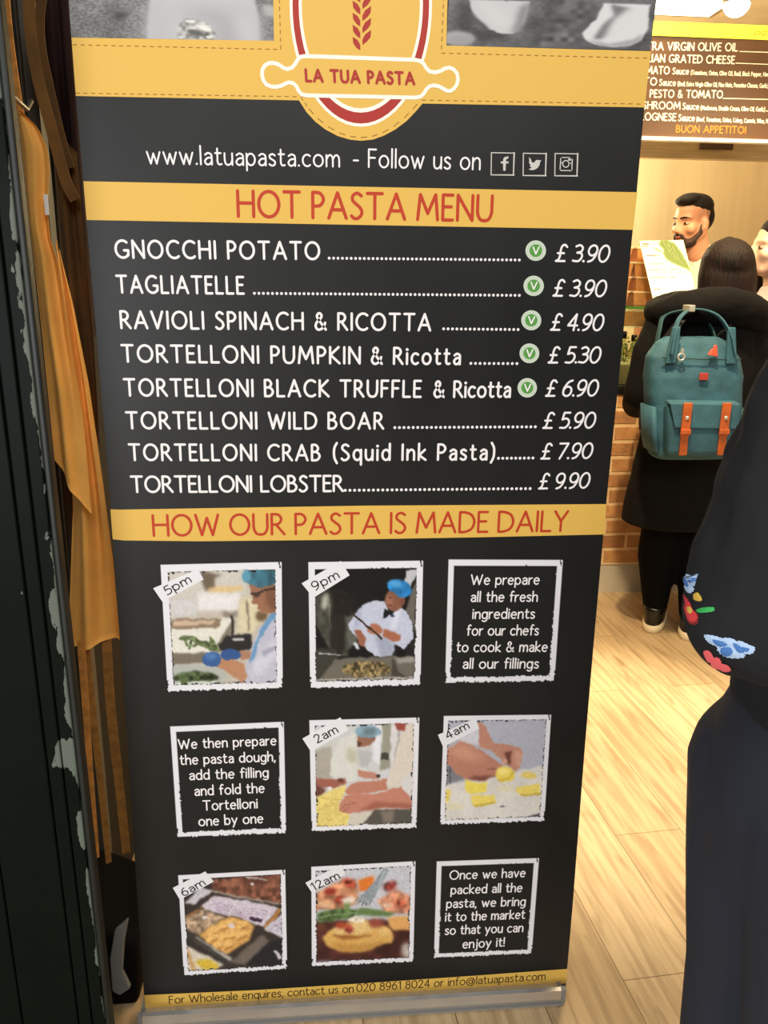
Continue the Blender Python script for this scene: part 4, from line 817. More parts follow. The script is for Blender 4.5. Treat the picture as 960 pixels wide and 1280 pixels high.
me = bpy.data.meshes.new('leek_picture'); me.from_pydata(pos.tolist(), [], [(j*nx+i, j*nx+i+1, (j+1)*nx+i+1, (j+1)*nx+i) for j in range(ny-1) for i in range(nx-1)]); me.materials.append(m_leek)
a = me.color_attributes.new('Col', 'FLOAT_COLOR', 'POINT'); cc = np.ones((nx*ny, 4)); cc[:, :3] = lin(np.clip(X, 0, 255).reshape(-1, 3)); a.data.foreach_set('color', cc.ravel())
o = bpy.data.objects.new('leek_picture', me); COL.objects.link(o); finish(o, card)
m_acr = mat('clear_acrylic', (235, 235, 225), 0.1, trans=0.8)
MB().tube([tuple(onc(.5, .25, -.006)), tuple(onc(.5, .9, -.09)*np.array([1, 1, 0])+np.array([0, 0, zb]))], 0.004, 8).build('stand_strut', m_acr, card)
MB().box((BLc[0], BRc[1]+0.004, zb), (BRc[0], BRc[1]+0.10, zb+0.004)).build('stand_base', m_acr, card)

# ---- hanging menu board over the counter
YB = YC
brd = empty('hanging_menu_board', (1.4, YB, 2.04), 'brown hanging menu board with cream lettering and a yellow top strip', 'sign')
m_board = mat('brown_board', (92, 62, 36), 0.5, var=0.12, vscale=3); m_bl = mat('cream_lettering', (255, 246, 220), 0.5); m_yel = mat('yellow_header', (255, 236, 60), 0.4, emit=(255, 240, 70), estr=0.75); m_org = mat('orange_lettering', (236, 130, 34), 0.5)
zt, zm, zl = at(880, 29, YB)[2], at(880, 47, YB)[2], at(880, 172.5, YB)[2]
MB().box((0.1, YB+0.0005, zl), (2.7, YB+0.03, zm)).build('board', m_board, brd)
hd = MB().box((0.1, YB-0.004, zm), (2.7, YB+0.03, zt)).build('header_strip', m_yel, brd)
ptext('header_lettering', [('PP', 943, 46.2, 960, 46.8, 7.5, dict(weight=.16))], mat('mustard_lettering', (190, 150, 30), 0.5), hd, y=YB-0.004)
MB().box((0.1, YB-0.006, zl-0.014), (2.7, YB+0.034, zl)).build('bottom_trim', m_cream, brd)
for x in (0.3, 2.5): MB().tube([(x, YB+0.015, zt), (x, YB+0.015, 2.9)], 0.004, 8).build('hanger', m_steel, brd)
kw = dict(weight=.175, gap=.24, space=.45, slant=-.03)
bl = crop(760, 0, 4.8)
def bt_(t, xa, ya, xb, yb, cap, **op): (a_, b_), = bl([(xa, ya)]); (c_, d_), = bl([(xb, yb)]); return (t, a_, b_, c_, d_, cap/4.8, op)
ptext('topping_line', [bt_('RA VIRGIN OLIVE OIL', 268, 299, 775, 306, 45, prefix='EXT'), bt_('rule', 790, 309, 1100, 318, 5)], m_bl, brd, y=YB, **kw)
ptext('topping_line', [bt_('IAN GRATED CHEESE', 264, 371, 757, 382, 44, prefix='ITAL'), bt_('rule', 768, 379, 1100, 392, 5)], m_bl, brd, y=YB, **kw)
ptext('topping_line', [bt_('MATO', 232, 442, 366, 444, 43, prefix='TO'), bt_('Sauce', 388, 444, 482, 446, 36), bt_('(Tomatoes, Onion, Olive Oil, Basil, Black Pepper, Herbs)', 497, 447, 985, 459, 24)], m_bl, brd, y=YB, **kw)
ptext('topping_line', [bt_('TO', 218, 510, 290, 511, 43, prefix='PES'), bt_('Sauce', 308, 512, 404, 515, 36), bt_('(Basil, Extra Virgin Olive Oil, Pine Nuts, Pecorino Cheese, Garlic)', 418, 515, 960, 527, 24)], m_bl, brd, y=YB, **kw)
ptext('topping_line', [bt_('PESTO & TOMATO', 252, 583, 685, 588, 43), bt_('rule', 690, 590, 1100, 600, 5)], m_bl, brd, y=YB, **kw)
ptext('topping_line', [bt_('HROOM', 237, 652, 431, 655, 42, prefix='MUS'), bt_('Sauce', 448, 655, 543, 658, 36), bt_('(Mushroom, Double Cream, Olive Oil, Garlic)', 556, 659, 940, 668, 24), bt_('rule', 948, 666, 1100, 670, 5)], m_bl, brd, y=YB, **kw)
ptext('topping_line', [bt_('OGNESE', 222, 720, 405, 724, 42, prefix='BOL'), bt_('Sauce', 423, 724, 517, 727, 36), bt_('(Beef, Tomatoes, Onion, Celery, Carrots, Wine, Herbs)', 531, 727, 1000, 740, 24)], m_bl, brd, y=YB, **kw)
ptext('closing_line', [bt_('BUON APPETITO!', 409, 793, 824, 800, 40)], m_org, brd, y=YB, **kw)
# spot lamp over the board, ceiling panel, little dark vent on the hood
lp = empty('spot_lamp', at(920, 6, 2.6), 'glowing round spot lamp above the yellow strip of the board', 'lamp')
pc = at(921, 4, 2.6)
m_glow = mat('lamp_glow', (255, 244, 214), 0.5, emit=(255, 244, 214), estr=14)
MB().tube([(pc[0], 2.6, 2.9), (pc[0], 2.6, pc[2]+0.06)], 0.012, 10).build('stem', m_steel, lp)
MB().lathe((pc[0], 2.6, pc[2]), [(.02, .075), (.05, .06), (.06, .02), (.058, 0)]).build('housing', m_steel, lp, True)
MB().ell((pc[0], 2.6, pc[2]-.005), (.056, .056, .05)).build('bulb', m_glow, lp, True)
pl = empty('ceiling_light_panel', (1.9, 3.3, 2.885), 'bright square light panel in the shop ceiling', 'ceiling light')
a0_ = at(800, 9, 3.2); MB().box((1.35, 2.95, 2.872), (2.15, 3.65, 2.898)).build('frame', m_steel, pl)
MB().box((1.38, 2.98, 2.868), (2.12, 3.62, 2.8715)).build('diffuser', mat('panel_glow', (255, 240, 200), 0.5, emit=(255, 238, 196), estr=5), pl)
v0 = at(876, 176.5, 3.19); v1 = at(916, 187, 3.19)
tag(MB().box((v0[0], 3.185, v1[2]), (v1[0], 3.1995, v0[2])).build('hood_switch_plate', mat('dark_plate', (62, 38, 22), 0.5), None, bevel=0.003), 'small dark plate on the steel hood edge under the menu board', 'switch plate')

# ================================================================== APRONS AND CLUTTER BESIDE THE POST
m_apron = mat('marigold_cotton', (242, 178, 86), 0.8, var=0.05, vscale=12, bump=0.12, bscale=300); m_tape = mat('marigold_tape', (206, 138, 62), 0.8, var=0.12, vscale=60, bump=0.2, bscale=140); m_tape2 = mat('ochre_twill_tape', (150, 104, 44), 0.85, var=0.12, vscale=60, bump=0.2, bscale=140)
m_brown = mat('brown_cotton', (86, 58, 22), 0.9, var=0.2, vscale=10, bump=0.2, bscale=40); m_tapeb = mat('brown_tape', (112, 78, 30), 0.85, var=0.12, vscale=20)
def cloth(left, right, y0, amp, folds, ph=0.0, nz_=60, nxs=26, thick=0.0016, skew=0.0):
    """hanging sheet between two outlines given as photo pixels (y-sorted), with vertical folds"""
    ly = [p[1] for p in left]; ry = [p[1] for p in right]; A, B = [], []
    for j in range(nz_+1):
        t = j/nz_; pl_ = (np.interp(ly[0]+(ly[-1]-ly[0])*t, ly, [p[0] for p in left]), ly[0]+(ly[-1]-ly[0])*t); pr_ = (np.interp(ry[0]+(ry[-1]-ry[0])*t, ry, [p[0] for p in right]), ry[0]+(ry[-1]-ry[0])*t)
        a_, b_ = at(*pl_, y0), at(*pr_, y0); grow = min(1, .35+t*1.1)
        for i in range(nxs+1):
            s_ = i/nxs; p = a_*(1-s_)+b_*s_; f_ = math.sin(2*PI*folds*(s_+skew*t)+ph+.8*math.sin(3*t+ph))+.35*math.sin(2*PI*folds*1.9*s_+2*ph+2*t)
            A.append(p+np.array([0, amp*grow*f_-.5*amp*math.sin(PI*s_), 0])); B.append(A[-1]+np.array([0, thick, 0]))
    n_ = nxs+1; M = MB(); fs = [(j*n_+i, j*n_+i+1, (j+1)*n_+i+1, (j+1)*n_+i) for j in range(nz_) for i in range(nxs)]; o_ = n_*(nz_+1)
    fs2 = [tuple(o_+k for k in f[::-1]) for f in fs]
    edge_ = [i for i in range(n_)]+[j*n_+nxs for j in range(1, nz_+1)]+[nz_*n_+i for i in range(nxs-1, -1, -1)]+[j*n_ for j in range(nz_-1, 0, -1)]
    M.add(A+B, fs+fs2+[(edge_[k], edge_[(k+1) % len(edge_)], o_+edge_[(k+1) % len(edge_)], o_+edge_[k]) for k in range(len(edge_))]); return M
ap = empty('yellow_apron', at(22, 140, 0.08), 'marigold yellow apron hanging between the green post and the banner', 'apron')
cloth([(70, 300), (80, 470), (88, 640), (84, 812)], [(76, 318), (92, 380), (112, 480), (130, 600), (143, 700), (151, 797)], 0.10, 0.014, 1.6, 0.4).build('skirt', m_apron, ap, True)
cloth([(18, 138), (24, 170), (36, 290), (52, 430), (68, 575)], [(28, 140), (48, 160), (60, 186), (63, 215), (60, 262), (64, 300), (74, 330), (80, 370), (88, 430), (103, 520), (113, 645)], 0.055, 0.009, 1.3, 1.0).build('bib', m_apron, ap, True)
def strap(pts, y0, w_, m, parent, name='tie', thick=.0015, wob=0.0):
    P = [Vector(at(p[0], p[1], y0+(p[2] if len(p) > 2 else 0))) for p in pts]; P = [Vector(q) for q in catmull([tuple(p) for p in P], 6)]
    M = MB(); rings = []
    for i, p in enumerate(P):
        t = (P[min(i+1, len(P)-1)]-P[max(i-1, 0)]).normalized(); s_ = t.cross(Vector((0, 1, 0))).normalized(); s_ = (s_*math.cos(wob*i)+Vector((0, 1, 0))*math.sin(wob*i)*.6); n_ = t.cross(s_).normalized()
        rings.append([p-s_*w_/2-n_*thick, p+s_*w_/2-n_*thick, p+s_*w_/2+n_*thick, p-s_*w_/2+n_*thick])
    M.loft(rings); return M.build(name, m, parent)
strap([(6, -30), (12, 40), (20, 100), (27, 146)], 0.06, 0.009, m_tape, ap, 'neck_strap')
strap([(101, 800), (107, 880), (113, 970), (121, 1072)], 0.075, 0.013, m_tape, ap, 'tie', wob=.05)
strap([(107, 800), (117, 900), (128, 1000), (136, 1078)], 0.095, 0.013, m_tape2, ap, 'tie', wob=.04)
strap([(133, 795), (138, 880), (150, 990), (158, 1066)], 0.11, 0.017, m_tape2, ap, 'tie', wob=.02)
lb = at(58, 255, 0.044); MB().box((lb[0]-.003, lb[1]-.001, lb[2]-.016), (lb[0]+.003, lb[1], lb[2]+.014)).build('care_label', m_white, ap)
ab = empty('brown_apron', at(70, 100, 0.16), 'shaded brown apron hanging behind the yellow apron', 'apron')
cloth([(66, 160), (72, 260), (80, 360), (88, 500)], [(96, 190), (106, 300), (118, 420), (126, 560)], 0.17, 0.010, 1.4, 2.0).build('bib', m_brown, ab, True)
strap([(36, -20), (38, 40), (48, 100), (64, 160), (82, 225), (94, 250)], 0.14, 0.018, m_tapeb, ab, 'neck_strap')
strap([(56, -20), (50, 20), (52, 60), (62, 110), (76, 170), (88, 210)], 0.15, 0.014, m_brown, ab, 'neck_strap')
struct(MB().box((-0.5648, 0.235, 0), (-0.545, 0.27, 2.75)).build('trim_1', mat('grey_upright', (96, 92, 82), 0.6)))
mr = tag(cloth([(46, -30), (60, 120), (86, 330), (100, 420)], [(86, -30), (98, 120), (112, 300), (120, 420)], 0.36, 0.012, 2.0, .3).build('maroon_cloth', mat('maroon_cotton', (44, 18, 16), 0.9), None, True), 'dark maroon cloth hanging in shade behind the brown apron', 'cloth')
q0, q1 = at(18, 128, 0.02), at(26, 136, 0.02)
hk = tag(MB().tube([(q0[0]-.006, -0.02, q0[2]+.008), (q0[0]+.002, 0.01, q0[2]+.006), (q0[0]+.008, 0.05, q0[2]-.004), (q0[0]+.008, 0.075, q0[2]+.012)], .0035, 10).build('coat_hook', mat('dull_steel', (150, 150, 150), .35, .9), None, True), 'small steel hook on the green post holding the yellow apron', 'hook')
# grey plastic box with a pale lid on the floor in the gap
bx = empty('storage_crate', (-0.54, 0.13, 0), 'dark plastic crate with a pale grey sloping flap on the floor behind the post', 'crate')
MB().hexa([(-.605, .055, 0), (-.46, .055, 0), (-.46, .21, 0), (-.605, .21, 0), (-.605, .05, .24), (-.452, .05, .15), (-.452, .212, .22), (-.605, .212, .30)]).build('body', mat('dark_plastic', (12, 12, 12), 0.8, spec=.1), bx, bevel=0.012)
MB().prism([tuple(at(*p, .032)) for p in ((143, 1165), (160, 1150), (155, 1180), (153, 1215), (163, 1236), (150, 1245), (140, 1240), (137, 1200))], (0, .012, 0)).build('flap', m_plast, bx, bevel=0.003)

# ================================================================== PEOPLE
m_skin = mat('skin', (214, 150, 112), 0.5, var=0.04, vscale=14); m_skin2 = mat('pale_skin', (236, 190, 158), 0.5, var=0.03, vscale=14)
m_eye = mat('eye_white', (176, 150, 132), 0.3); m_iris = mat('dark_iris', (34, 22, 16), 0.2); m_lip = mat('lips', (176, 96, 84), 0.45)
def hairmat(n_, c_, c2_): return mat(n_, c_, 0.65, spec=.25, c2=c2_, vscale=9, stretch=(9, 9, .7), bump=0.5, bscale=22)
def frame_of(fwd, up=(0, 0, 1)):
    f = Vector(fwd).normalized(); l = Vector(up).cross(f).normalized(); u = f.cross(l); return Matrix((f, l, u)).transposed()   # columns: forward, left, up
class Head:
    """head of ~0.235 m; local axes forward, left, up"""
    def __init__(s, c, fwd, k=1.0, up=(0, 0, 1)): s.c, s.M, s.k = Vector(c), frame_of(fwd, up), k
    def p(s, f, l, u): return s.c + s.M @ Vector((f*s.k, l*s.k, u*s.k))
    def ell(s, mb, c, r): mb.ell(s.p(*c), [x*s.k for x in r], s.M)
    def cap(s, mb, a, b, r0, r1): mb.cap(s.p(*a), s.p(*b), r0*s.k, r1*s.k)
    def skull(s, mb, neck=.055):
        s.ell(mb, (-.012, 0, .035), (.098, .074, .083)); s.ell(mb, (.022, 0, -.028), (.07, .061, .08)); s.ell(mb, (.042, 0, -.078), (.046, .044, .036)); s.ell(mb, (.066, 0, -.094), (.022, .024, .018))
        for q in (-1, 1):
            s.cap(mb, (-.01, q*.058, -.05), (.05, q*.026, -.09), .022, .018); s.ell(mb, (.055, q*.04, -.028), (.028, .026, .026)); s.cap(mb, (.082, q*.008, .021), (.066, q*.048, .021), .012, .01)
            s.ell(mb, (-.008, q*.076, -.012), (.02, .011, .032)); s.ell(mb, (.004, q*.076, -.03), (.012, .009, .014)); s.ell(mb, (.096, q*.012, -.04), (.012, .008, .009))
        s.cap(mb, (.086, 0, .015), (.108, 0, -.032), .009, .0125); s.cap(mb, (.083, -.016, -.058), (.083, .016, -.058), .0095, .0095); s.cap(mb, (.081, -.014, -.07), (.081, .014, -.07), .0095, .0095)
        s.cap(mb, (-.02, 0, -.04), (-.035, 0, -.16), neck, neck+.008)
    def face(s, parent, brow=None, lip=m_lip):
        for q in (-1, 1):
            e = MB(); s.ell(e, (.071, q*.032, -.003), (.0125, .0145, .008)); eo = e.build('eye', m_eye, parent, True)
            e = MB(); s.ell(e, (.081, q*.031, -.002), (.0045, .0068, .0062)); e.build('iris', m_iris, eo, True)
            if brow:
                e = MB(); e.chain([s.p(.092, q*.014, .0235), s.p(.086, q*.032, .026), s.p(.068, q*.052, .02)], [.003*s.k, .0036*s.k, .002*s.k]); e.build('eyebrow', brow, parent, True)
        e = MB(); e.chain([s.p(.084, -.022, -.063), s.p(.092, -.007, -.061), s.p(.092, .007, -.061), s.p(.084, .022, -.063)], [.003*s.k, .007*s.k, .007*s.k, .003*s.k]); e.build('mouth', lip, parent, True)
def hand(mb, wrist, d, palm_n, k=1.0, side=1):
    """palm, four bent fingers and a side thumb; d = direction of the hand, palm_n = palm normal"""
    d = Vector(d).normalized(); n = Vector(palm_n); n = (n-d*n.dot(d)).normalized(); a = d.cross(n)*side; w_ = Vector(wrist)
    P = lambda x, y, z: w_ + d*(x*k) + a*(y*k) + n*(z*k)
    M3 = Matrix((d, a, n)).transposed(); mb.ell(P(.045, 0, 0), (.05*k, .04*k, .015*k), M3); mb.cap(w_, P(.02, 0, 0), .024*k, .02*k)
    for y, L in ((-.03, .062), (-.01, .074), (.011, .078), (.031, .068)):
        b_ = P(.082, y, .002); c_ = P(.082+L*.45, y*1.12, .008); e_ = P(.082+L*.78, y*1.15, .026); mb.chain([P(.05, y*.8, 0), b_, c_, e_, P(.082+L*.86, y*1.15, .044)], [.010*k, .0095*k, .0088*k, .008*k, .007*k])
    mb.chain([P(.02, .028, .004), P(.05, .056, .012), P(.08, .064, .022)], [.014*k, .011*k, .009*k])
def person(loc, label, group=None): return empty('person', loc, label, 'person', group)

# ---- customer with the teal backpack, seen from behind
m_coat = mat('black_wool_coat', (11, 10, 10), 0.9, var=0.15, vscale=30, bump=0.25, bscale=120, spec=.2); m_tights = mat('black_tights', (9, 8, 8), 0.9, spec=.1); m_brownhair = hairmat('dark_brown_hair', (34, 16, 10), (13, 7, 5))
cw = person((1.45, 1.87, 0), 'woman in a black hooded coat and black tights with teal backpack, at the counter')
hd_ = Head((1.522, 1.885, 1.487), (.12, 1, -.05)); M = MB(); hd_.skull(M)
M.sections([(.72, 1.46, 1.88, .15, .10), (.9, 1.465, 1.88, .165, .11), (1.08, 1.47, 1.88, .13, .09), (1.25, 1.48, 1.88, .16, .10), (1.36, 1.50, 1.88, .12, .07)])
for q, (xk, yk, xa, ya) in ((-1, (1.385, 1.88, 1.388, 1.885)), (1, (1.545, 1.85, 1.512, 1.80))):
    M.chain([(1.465+q*.085, 1.88, .82), (xk, yk+.01, .46), (xa, ya, .09)], [.1, .062, .042])
    M.ell((xa+.022, ya+.035, .045), (.032, .085, .03), Matrix.Rotation(-.52, 3, 'Z'))
    s0 = (1.465+q*.165, 1.88, 1.31); e0 = (1.465+q*.235, 1.87, 1.03); h0 = (1.465+q*.19, 2.03, .98); M.chain([s0, e0, h0], [.05, .042, .032]); hand(M, h0, (-q*.3, 1, -.1), (-q, -.2, 0), .9, q)
M.blob('body', m_skin2, cw, .011, 4); hd_.face(cw, m_brownhair)
M = MB()
M.chain([(1.38, 1.88, .80), (1.385, 1.885, .50), (1.382, 1.90, .33), (1.388, 1.885, .10)], [.115, .086, .085, .052]); M.chain([(1.545, 1.87, .80), (1.545, 1.845, .50), (1.53, 1.84, .33), (1.512, 1.80, .10)], [.115, .086, .085, .052])
M.blob('tights', m_tights, cw, .012, 4)
M = MB()
M.sections([(.485, 1.462, 1.87, .262, .17), (.62, 1.462, 1.87, .25, .165), (.8, 1.465, 1.87, .225, .15), (.97, 1.467, 1.87, .215, .14), (1.15, 1.468, 1.87, .215, .135), (1.29, 1.47, 1.87, .20, .125), (1.37, 1.475, 1.88, .13, .10), (1.40, 1.48, 1.88, .08, .08)], 32)
for q in (-1, 1): M.chain([(1.467+q*.16, 1.875, 1.305), (1.467+q*.205, 1.87, 1.19), (1.467+q*.238, 1.86, 1.03), (1.467+q*.20, 2.0, .96)], [.082, .08, .074, .06])
M.blob('coat', m_coat, cw, .012, 5, disp=.012, dscale=.12)
M = MB()                                                                         # hood lying on the shoulders
ring_ = [(1.465+.205*math.cos(t), 1.865+.13*math.sin(t)+(0), 1.352-.025*math.cos(2*t)+.012*math.cos(t)*-1) for t in np.linspace(0, 2*PI, 17)]
M.chain(ring_, [.05+.018*max(0, -math.sin(t)) for t in np.linspace(0, 2*PI, 17)]); M.ell((1.46, 1.80, 1.335), (.20, .075, .058)); M.ell((1.30, 1.83, 1.33), (.07, .08, .06))
M.blob('hood', m_coat, cw, .011, 6, disp=.014, dscale=.09)
M = MB(); hd_.ell(M, (-.025, 0, .045), (.108, .098, .09)); M.sections([(1.33, 1.528, 1.86, .105, .065), (1.40, 1.527, 1.855, .112, .085), (1.48, 1.524, 1.86, .112, .095), (1.55, 1.522, 1.868, .10, .09), (1.59, 1.52, 1.87, .06, .06)]); M.cap((1.522, 1.93, 1.56), (1.522, 1.88, 1.6), .04, .03)
M.blob('hair', m_brownhair, cw, .008, 6)
m_shoe = mat('black_leather_shoe', (14, 13, 12), 0.25); m_sole = mat('white_rubber_sole', (226, 208, 172), 0.6)
for (xa, ya) in ((1.388, 1.885), (1.512, 1.80)):
    def turn(mb, a=-.52):
        ca, sa = math.cos(a), math.sin(a); mb.v = [(xa+(x-xa)*ca-(y-ya)*sa, ya+(x-xa)*sa+(y-ya)*ca, z) for x, y, z in mb.v]; return mb
    M = MB(); M.sections([(.018, xa, ya+.045, .043, .122), (.05, xa, ya+.04, .043, .118), (.072, xa, ya+.012, .043, .088), (.10, xa, ya-.012, .045, .06), (.112, xa, ya-.012, .046, .058)], 24, 2.4); sh_ = turn(M).blob('shoe', m_shoe, cw, .006, 3)
    turn(MB().sections([(.0, xa, ya+.046, .046, .126), (.012, xa, ya+.046, .048, .128), (.036, xa, ya+.046, .047, .126)], 28, 2.4)).build('sole', m_sole, sh_, True)

# ---- the backpack on her back
m_teal = mat('teal_canvas', (46, 90, 106), 0.75, var=0.1, vscale=14, bump=0.2, bscale=160); m_teald = mat('teal_lining', (38, 74, 80), 0.8); m_tan = mat('tan_leather', (186, 92, 40), 0.5, var=0.08, vscale=30); m_zip = mat('pale_metal', (214, 214, 206), 0.3, .6); m_redl = mat('red_leather', (206, 70, 44), 0.5); m_patch = mat('red_patch', (168, 58, 48), 0.6); m_dk = mat('dark_strap', (22, 22, 24), 0.7)
bp_ = empty('backpack', (1.36, 1.68, .78), 'teal canvas backpack with tan leather straps on the back of the black coat', 'backpack')
xc = lambda z: 1.345+(1.03-z)*.09                                                   # hangs a touch askew
def bp_sec(secs): return [(z, xc(z)+dx, y, rx, ry) for z, dx, y, rx, ry in secs]
M = MB(); M.sections(bp_sec([(.805, 0.012, 1.665, .15, .05), (.82, .008, 1.66, .172, .075), (.88, 0.004, 1.66, .176, .085), (1.0, 0, 1.66, .18, .085), (1.12, 0, 1.665, .184, .078), (1.19, 0, 1.67, .176, .066), (1.242, 0, 1.68, .135, .052), (1.262, 0, 1.682, .10, .035)]), 40, 3.2)
body_ = M.blob('main_compartment', m_teal, bp_, .008, 3, disp=.008, dscale=.07)
Y0 = 1.558
fp = MB(); fp.sections(bp_sec([(.835, -.008, Y0+.02, .125, .03), (.85, -.01, Y0+.016, .132, .038), (.965, -.01, Y0+.016, .134, .04), (1.02, -.01, Y0+.02, .132, .036)]), 36, 4.5); fpo = fp.blob('front_pocket', m_teal, bp_, .006, 3)
fl = MB(); a_ = [(xc(1.02)-.142, Y0+.02, 1.041), (xc(1.02)+.122, Y0+.02, 1.037), (xc(1.02)+.124, Y0-.024, 1.029), (xc(.94)+.118, Y0-.032, .940), (xc(.94)-.125, Y0-.032, .946), (xc(1.02)-.143, Y0-.024, 1.033)]
fl.add([a_[0], a_[1], a_[2], a_[5], a_[3], a_[4]]+[tuple(np.array(p)+np.array([0, .006, -.005])) for p in (a_[0], a_[1], a_[2], a_[5], a_[3], a_[4])], [(0, 3, 2, 1), (3, 5, 4, 2), (6, 7, 8, 9), (9, 8, 10, 11), (0, 1, 7, 6), (5, 11, 10, 4), (1, 2, 8, 7), (2, 4, 10, 8), (0, 6, 9, 3), (3, 9, 11, 5)])
fl.build('pocket_flap', m_teal, bp_, bevel=0.003)
for dx in (-.088, .058):
    x_ = xc(.96)+dx; M = MB(); M.box((x_-.0165, Y0-.043, .915), (x_+.0165, Y0-.034, 1.037)); M.add([(x_-.014+.006, Y0-.031, .842), (x_+.015+.006, Y0-.031, .842), (x_+.014, Y0-.041, .92), (x_-.014, Y0-.041, .92), (x_-.014+.006, Y0-.022, .842), (x_+.015+.006, Y0-.022, .842), (x_+.014, Y0-.034, .92), (x_-.014, Y0-.034, .92)], [(0, 3, 2, 1), (4, 5, 6, 7), (0, 1, 5, 4), (1, 2, 6, 5), (2, 3, 7, 6), (3, 0, 4, 7)])
    st_ = M.build('leather_strap', m_tan, bp_, bevel=0.002); MB().box((x_-.019, Y0-.049, .923), (x_+.019, Y0-.043, .942)).build('loop', m_tan, st_, bevel=.002)
    MB().ell((x_, Y0-.045, .983), (.0075, .004, .0075), None, 12, 8).build('stud', m_zip, st_, True)
lx = xc(1.125); MB().box((lx-.016, 1.572, 1.112), (lx+.017, 1.579, 1.138)).build('logo_patch', m_patch, bp_, bevel=.002)
M = MB()                                                                          # twin webbing handles meeting at the top
for yy, m_ in ((1.60, m_teal), (1.735, m_teald)):
    P = catmull([(xc(1.2)-.125, yy-.02, 1.205), (xc(1.25)-.105, yy, 1.285), (xc(1.3)-.07, yy+.03, 1.335), (xc(1.3)-.01, 1.66, 1.362), (xc(1.3)+.06, yy+.03, 1.345), (xc(1.25)+.098, yy, 1.285), (xc(1.2)+.115, yy-.02, 1.205)], 6)
    rings = []
    for i, p in enumerate(P):
        t = Vector(P[min(i+1, len(P)-1)]-P[max(i-1, 0)]).normalized(); n_ = Vector((0, 1, 0)).cross(t).normalized(); yv = Vector((0, 1, 0)); p = Vector(p); w_ = .014
        rings.append([p-yv*w_-n_*.003, p+yv*w_-n_*.003, p+yv*w_+n_*.003, p-yv*w_+n_*.003])
    MB().loft(rings).build('carry_handle', m_, bp_, bevel=.001)
for q in (-1, 1):                                                                 # upright handle tabs on the front
    x_ = xc(1.22)+q*.115; MB().hexa([(x_-.02, 1.585, 1.17), (x_+.02, 1.585, 1.17), (x_+.02, 1.60, 1.17), (x_-.02, 1.60, 1.17), (x_-.014-q*.012, 1.592, 1.30), (x_+.014-q*.012, 1.592, 1.30), (x_+.014-q*.012, 1.606, 1.30), (x_-.014-q*.012, 1.606, 1.30)]).build('handle_tab', m_teal, bp_, bevel=.003)
tp = (xc(1.3)-.01, 1.66, 1.368); MB().box((tp[0]-.03, 1.63, 1.352), (tp[0]-.008, 1.69, 1.376)).build('snap', m_zip, bp_, bevel=.003)
zx = xc(1.2)-.085; zp = MB(); zp.tube([(zx+.012*math.cos(t), 1.577, 1.195+.012*math.sin(t)) for t in np.linspace(0, 2*PI, 17)], .0035, 8); zp.box((zx-.004, 1.574, 1.205), (zx+.006, 1.580, 1.225)); zp.build('zip_pull', m_zip, bp_)
rx_ = xc(1.2)+.035; MB().hexa([(rx_-.002, 1.572, 1.20), (rx_+.015, 1.572, 1.196), (rx_+.015, 1.580, 1.196), (rx_-.002, 1.580, 1.20), (rx_+.002, 1.585, 1.236), (rx_+.014, 1.585, 1.238), (rx_+.014, 1.592, 1.238), (rx_+.002, 1.592, 1.236)]).build('zip_tab', m_redl, bp_, bevel=.002)
MB().hexa([(rx_-.022, 1.574, 1.204), (rx_-.004, 1.572, 1.2), (rx_-.004, 1.58, 1.2), (rx_-.022, 1.582, 1.204), (rx_-.006, 1.585, 1.222), (rx_+.002, 1.585, 1.226), (rx_+.002, 1.592, 1.226), (rx_-.006, 1.592, 1.222)]).build('zip_tab', m_redl, bp_, bevel=.002)
sidep = MB(); sidep.sections([(.84, xc(.84)-.164, 1.65, .014, .06), (.9, xc(.9)-.172, 1.65, .016, .062), (1.01, xc(1)-.178, 1.65, .014, .06)], 20, 3); sidep.build('side_pocket', m_teal, bp_, True)
sidep = MB(); sidep.sections([(.84, xc(.84)+.162, 1.65, .02, .06), (.9, xc(.9)+.172, 1.65, .022, .062), (1.0, xc(1)+.182, 1.65, .022, .06)], 20, 3); sidep.build('side_pocket', m_teald, bp_, True)
seam = MB().tube([(xc(1.19)-.15, 1.592, 1.192), (xc(1.19), 1.583, 1.187), (xc(1.19)+.15, 1.592, 1.185)], .0028, 8); seam.build('piping', m_teald, bp_, True)
for q in (-1, 1): strap_ = MB().tube([(xc(1.24)+q*.09, 1.72, 1.235), (1.467+q*.12, 1.76, 1.37), (1.467+q*.14, 1.88, 1.41), (1.467+q*.16, 2.0, 1.32), (1.467+q*.2, 2.02, 1.12), (xc(.85)+q*.15, 1.80, .90)], [(.004, .02)]*6, 10).build('shoulder_strap', m_dk, bp_, True)

m_beard = mat('brown_beard', (74, 44, 30), .7, c2=(44, 26, 18), vscale=60, bump=.4, bscale=200)
# ---- bearded man behind the counter
m_tee = mat('cream_cotton_shirt', (240, 232, 208), 0.8, bump=.15, bscale=60); m_dkhair = hairmat('black_brown_hair', (36, 27, 22), (16, 12, 10)); m_trou = mat('dark_trousers', (30, 30, 34), 0.8)
mw = person((1.83, 2.86, 0), 'bearded man with short dark hair in a cream shirt behind the counter')
FW = Vector((-.93, -.42, -.12)); hm = Head((1.763, 2.76, 1.738), FW, 1.02); M = MB(); hm.skull(M, .056)
L_ = Vector((0, 0, 1)).cross(Vector((-.7, -.71, 0))).normalized()
bx_, by_ = 1.83, 2.885
def BP(f, l, z): v = Vector((bx_, by_, z))+Vector((-.7, -.71, 0)).normalized()*f+L_*l; return tuple(v)
def bsec(secs):
    rings = []
    for z, f, rl, rf in secs:
        c_ = Vector(BP(f, 0, z)); fw = Vector((-.7, -.71, 0)).normalized(); rings.append([tuple(c_+L_*(rl*math.cos(2*PI*k/28))+fw*(rf*math.sin(2*PI*k/28))) for k in range(28)])
    return rings
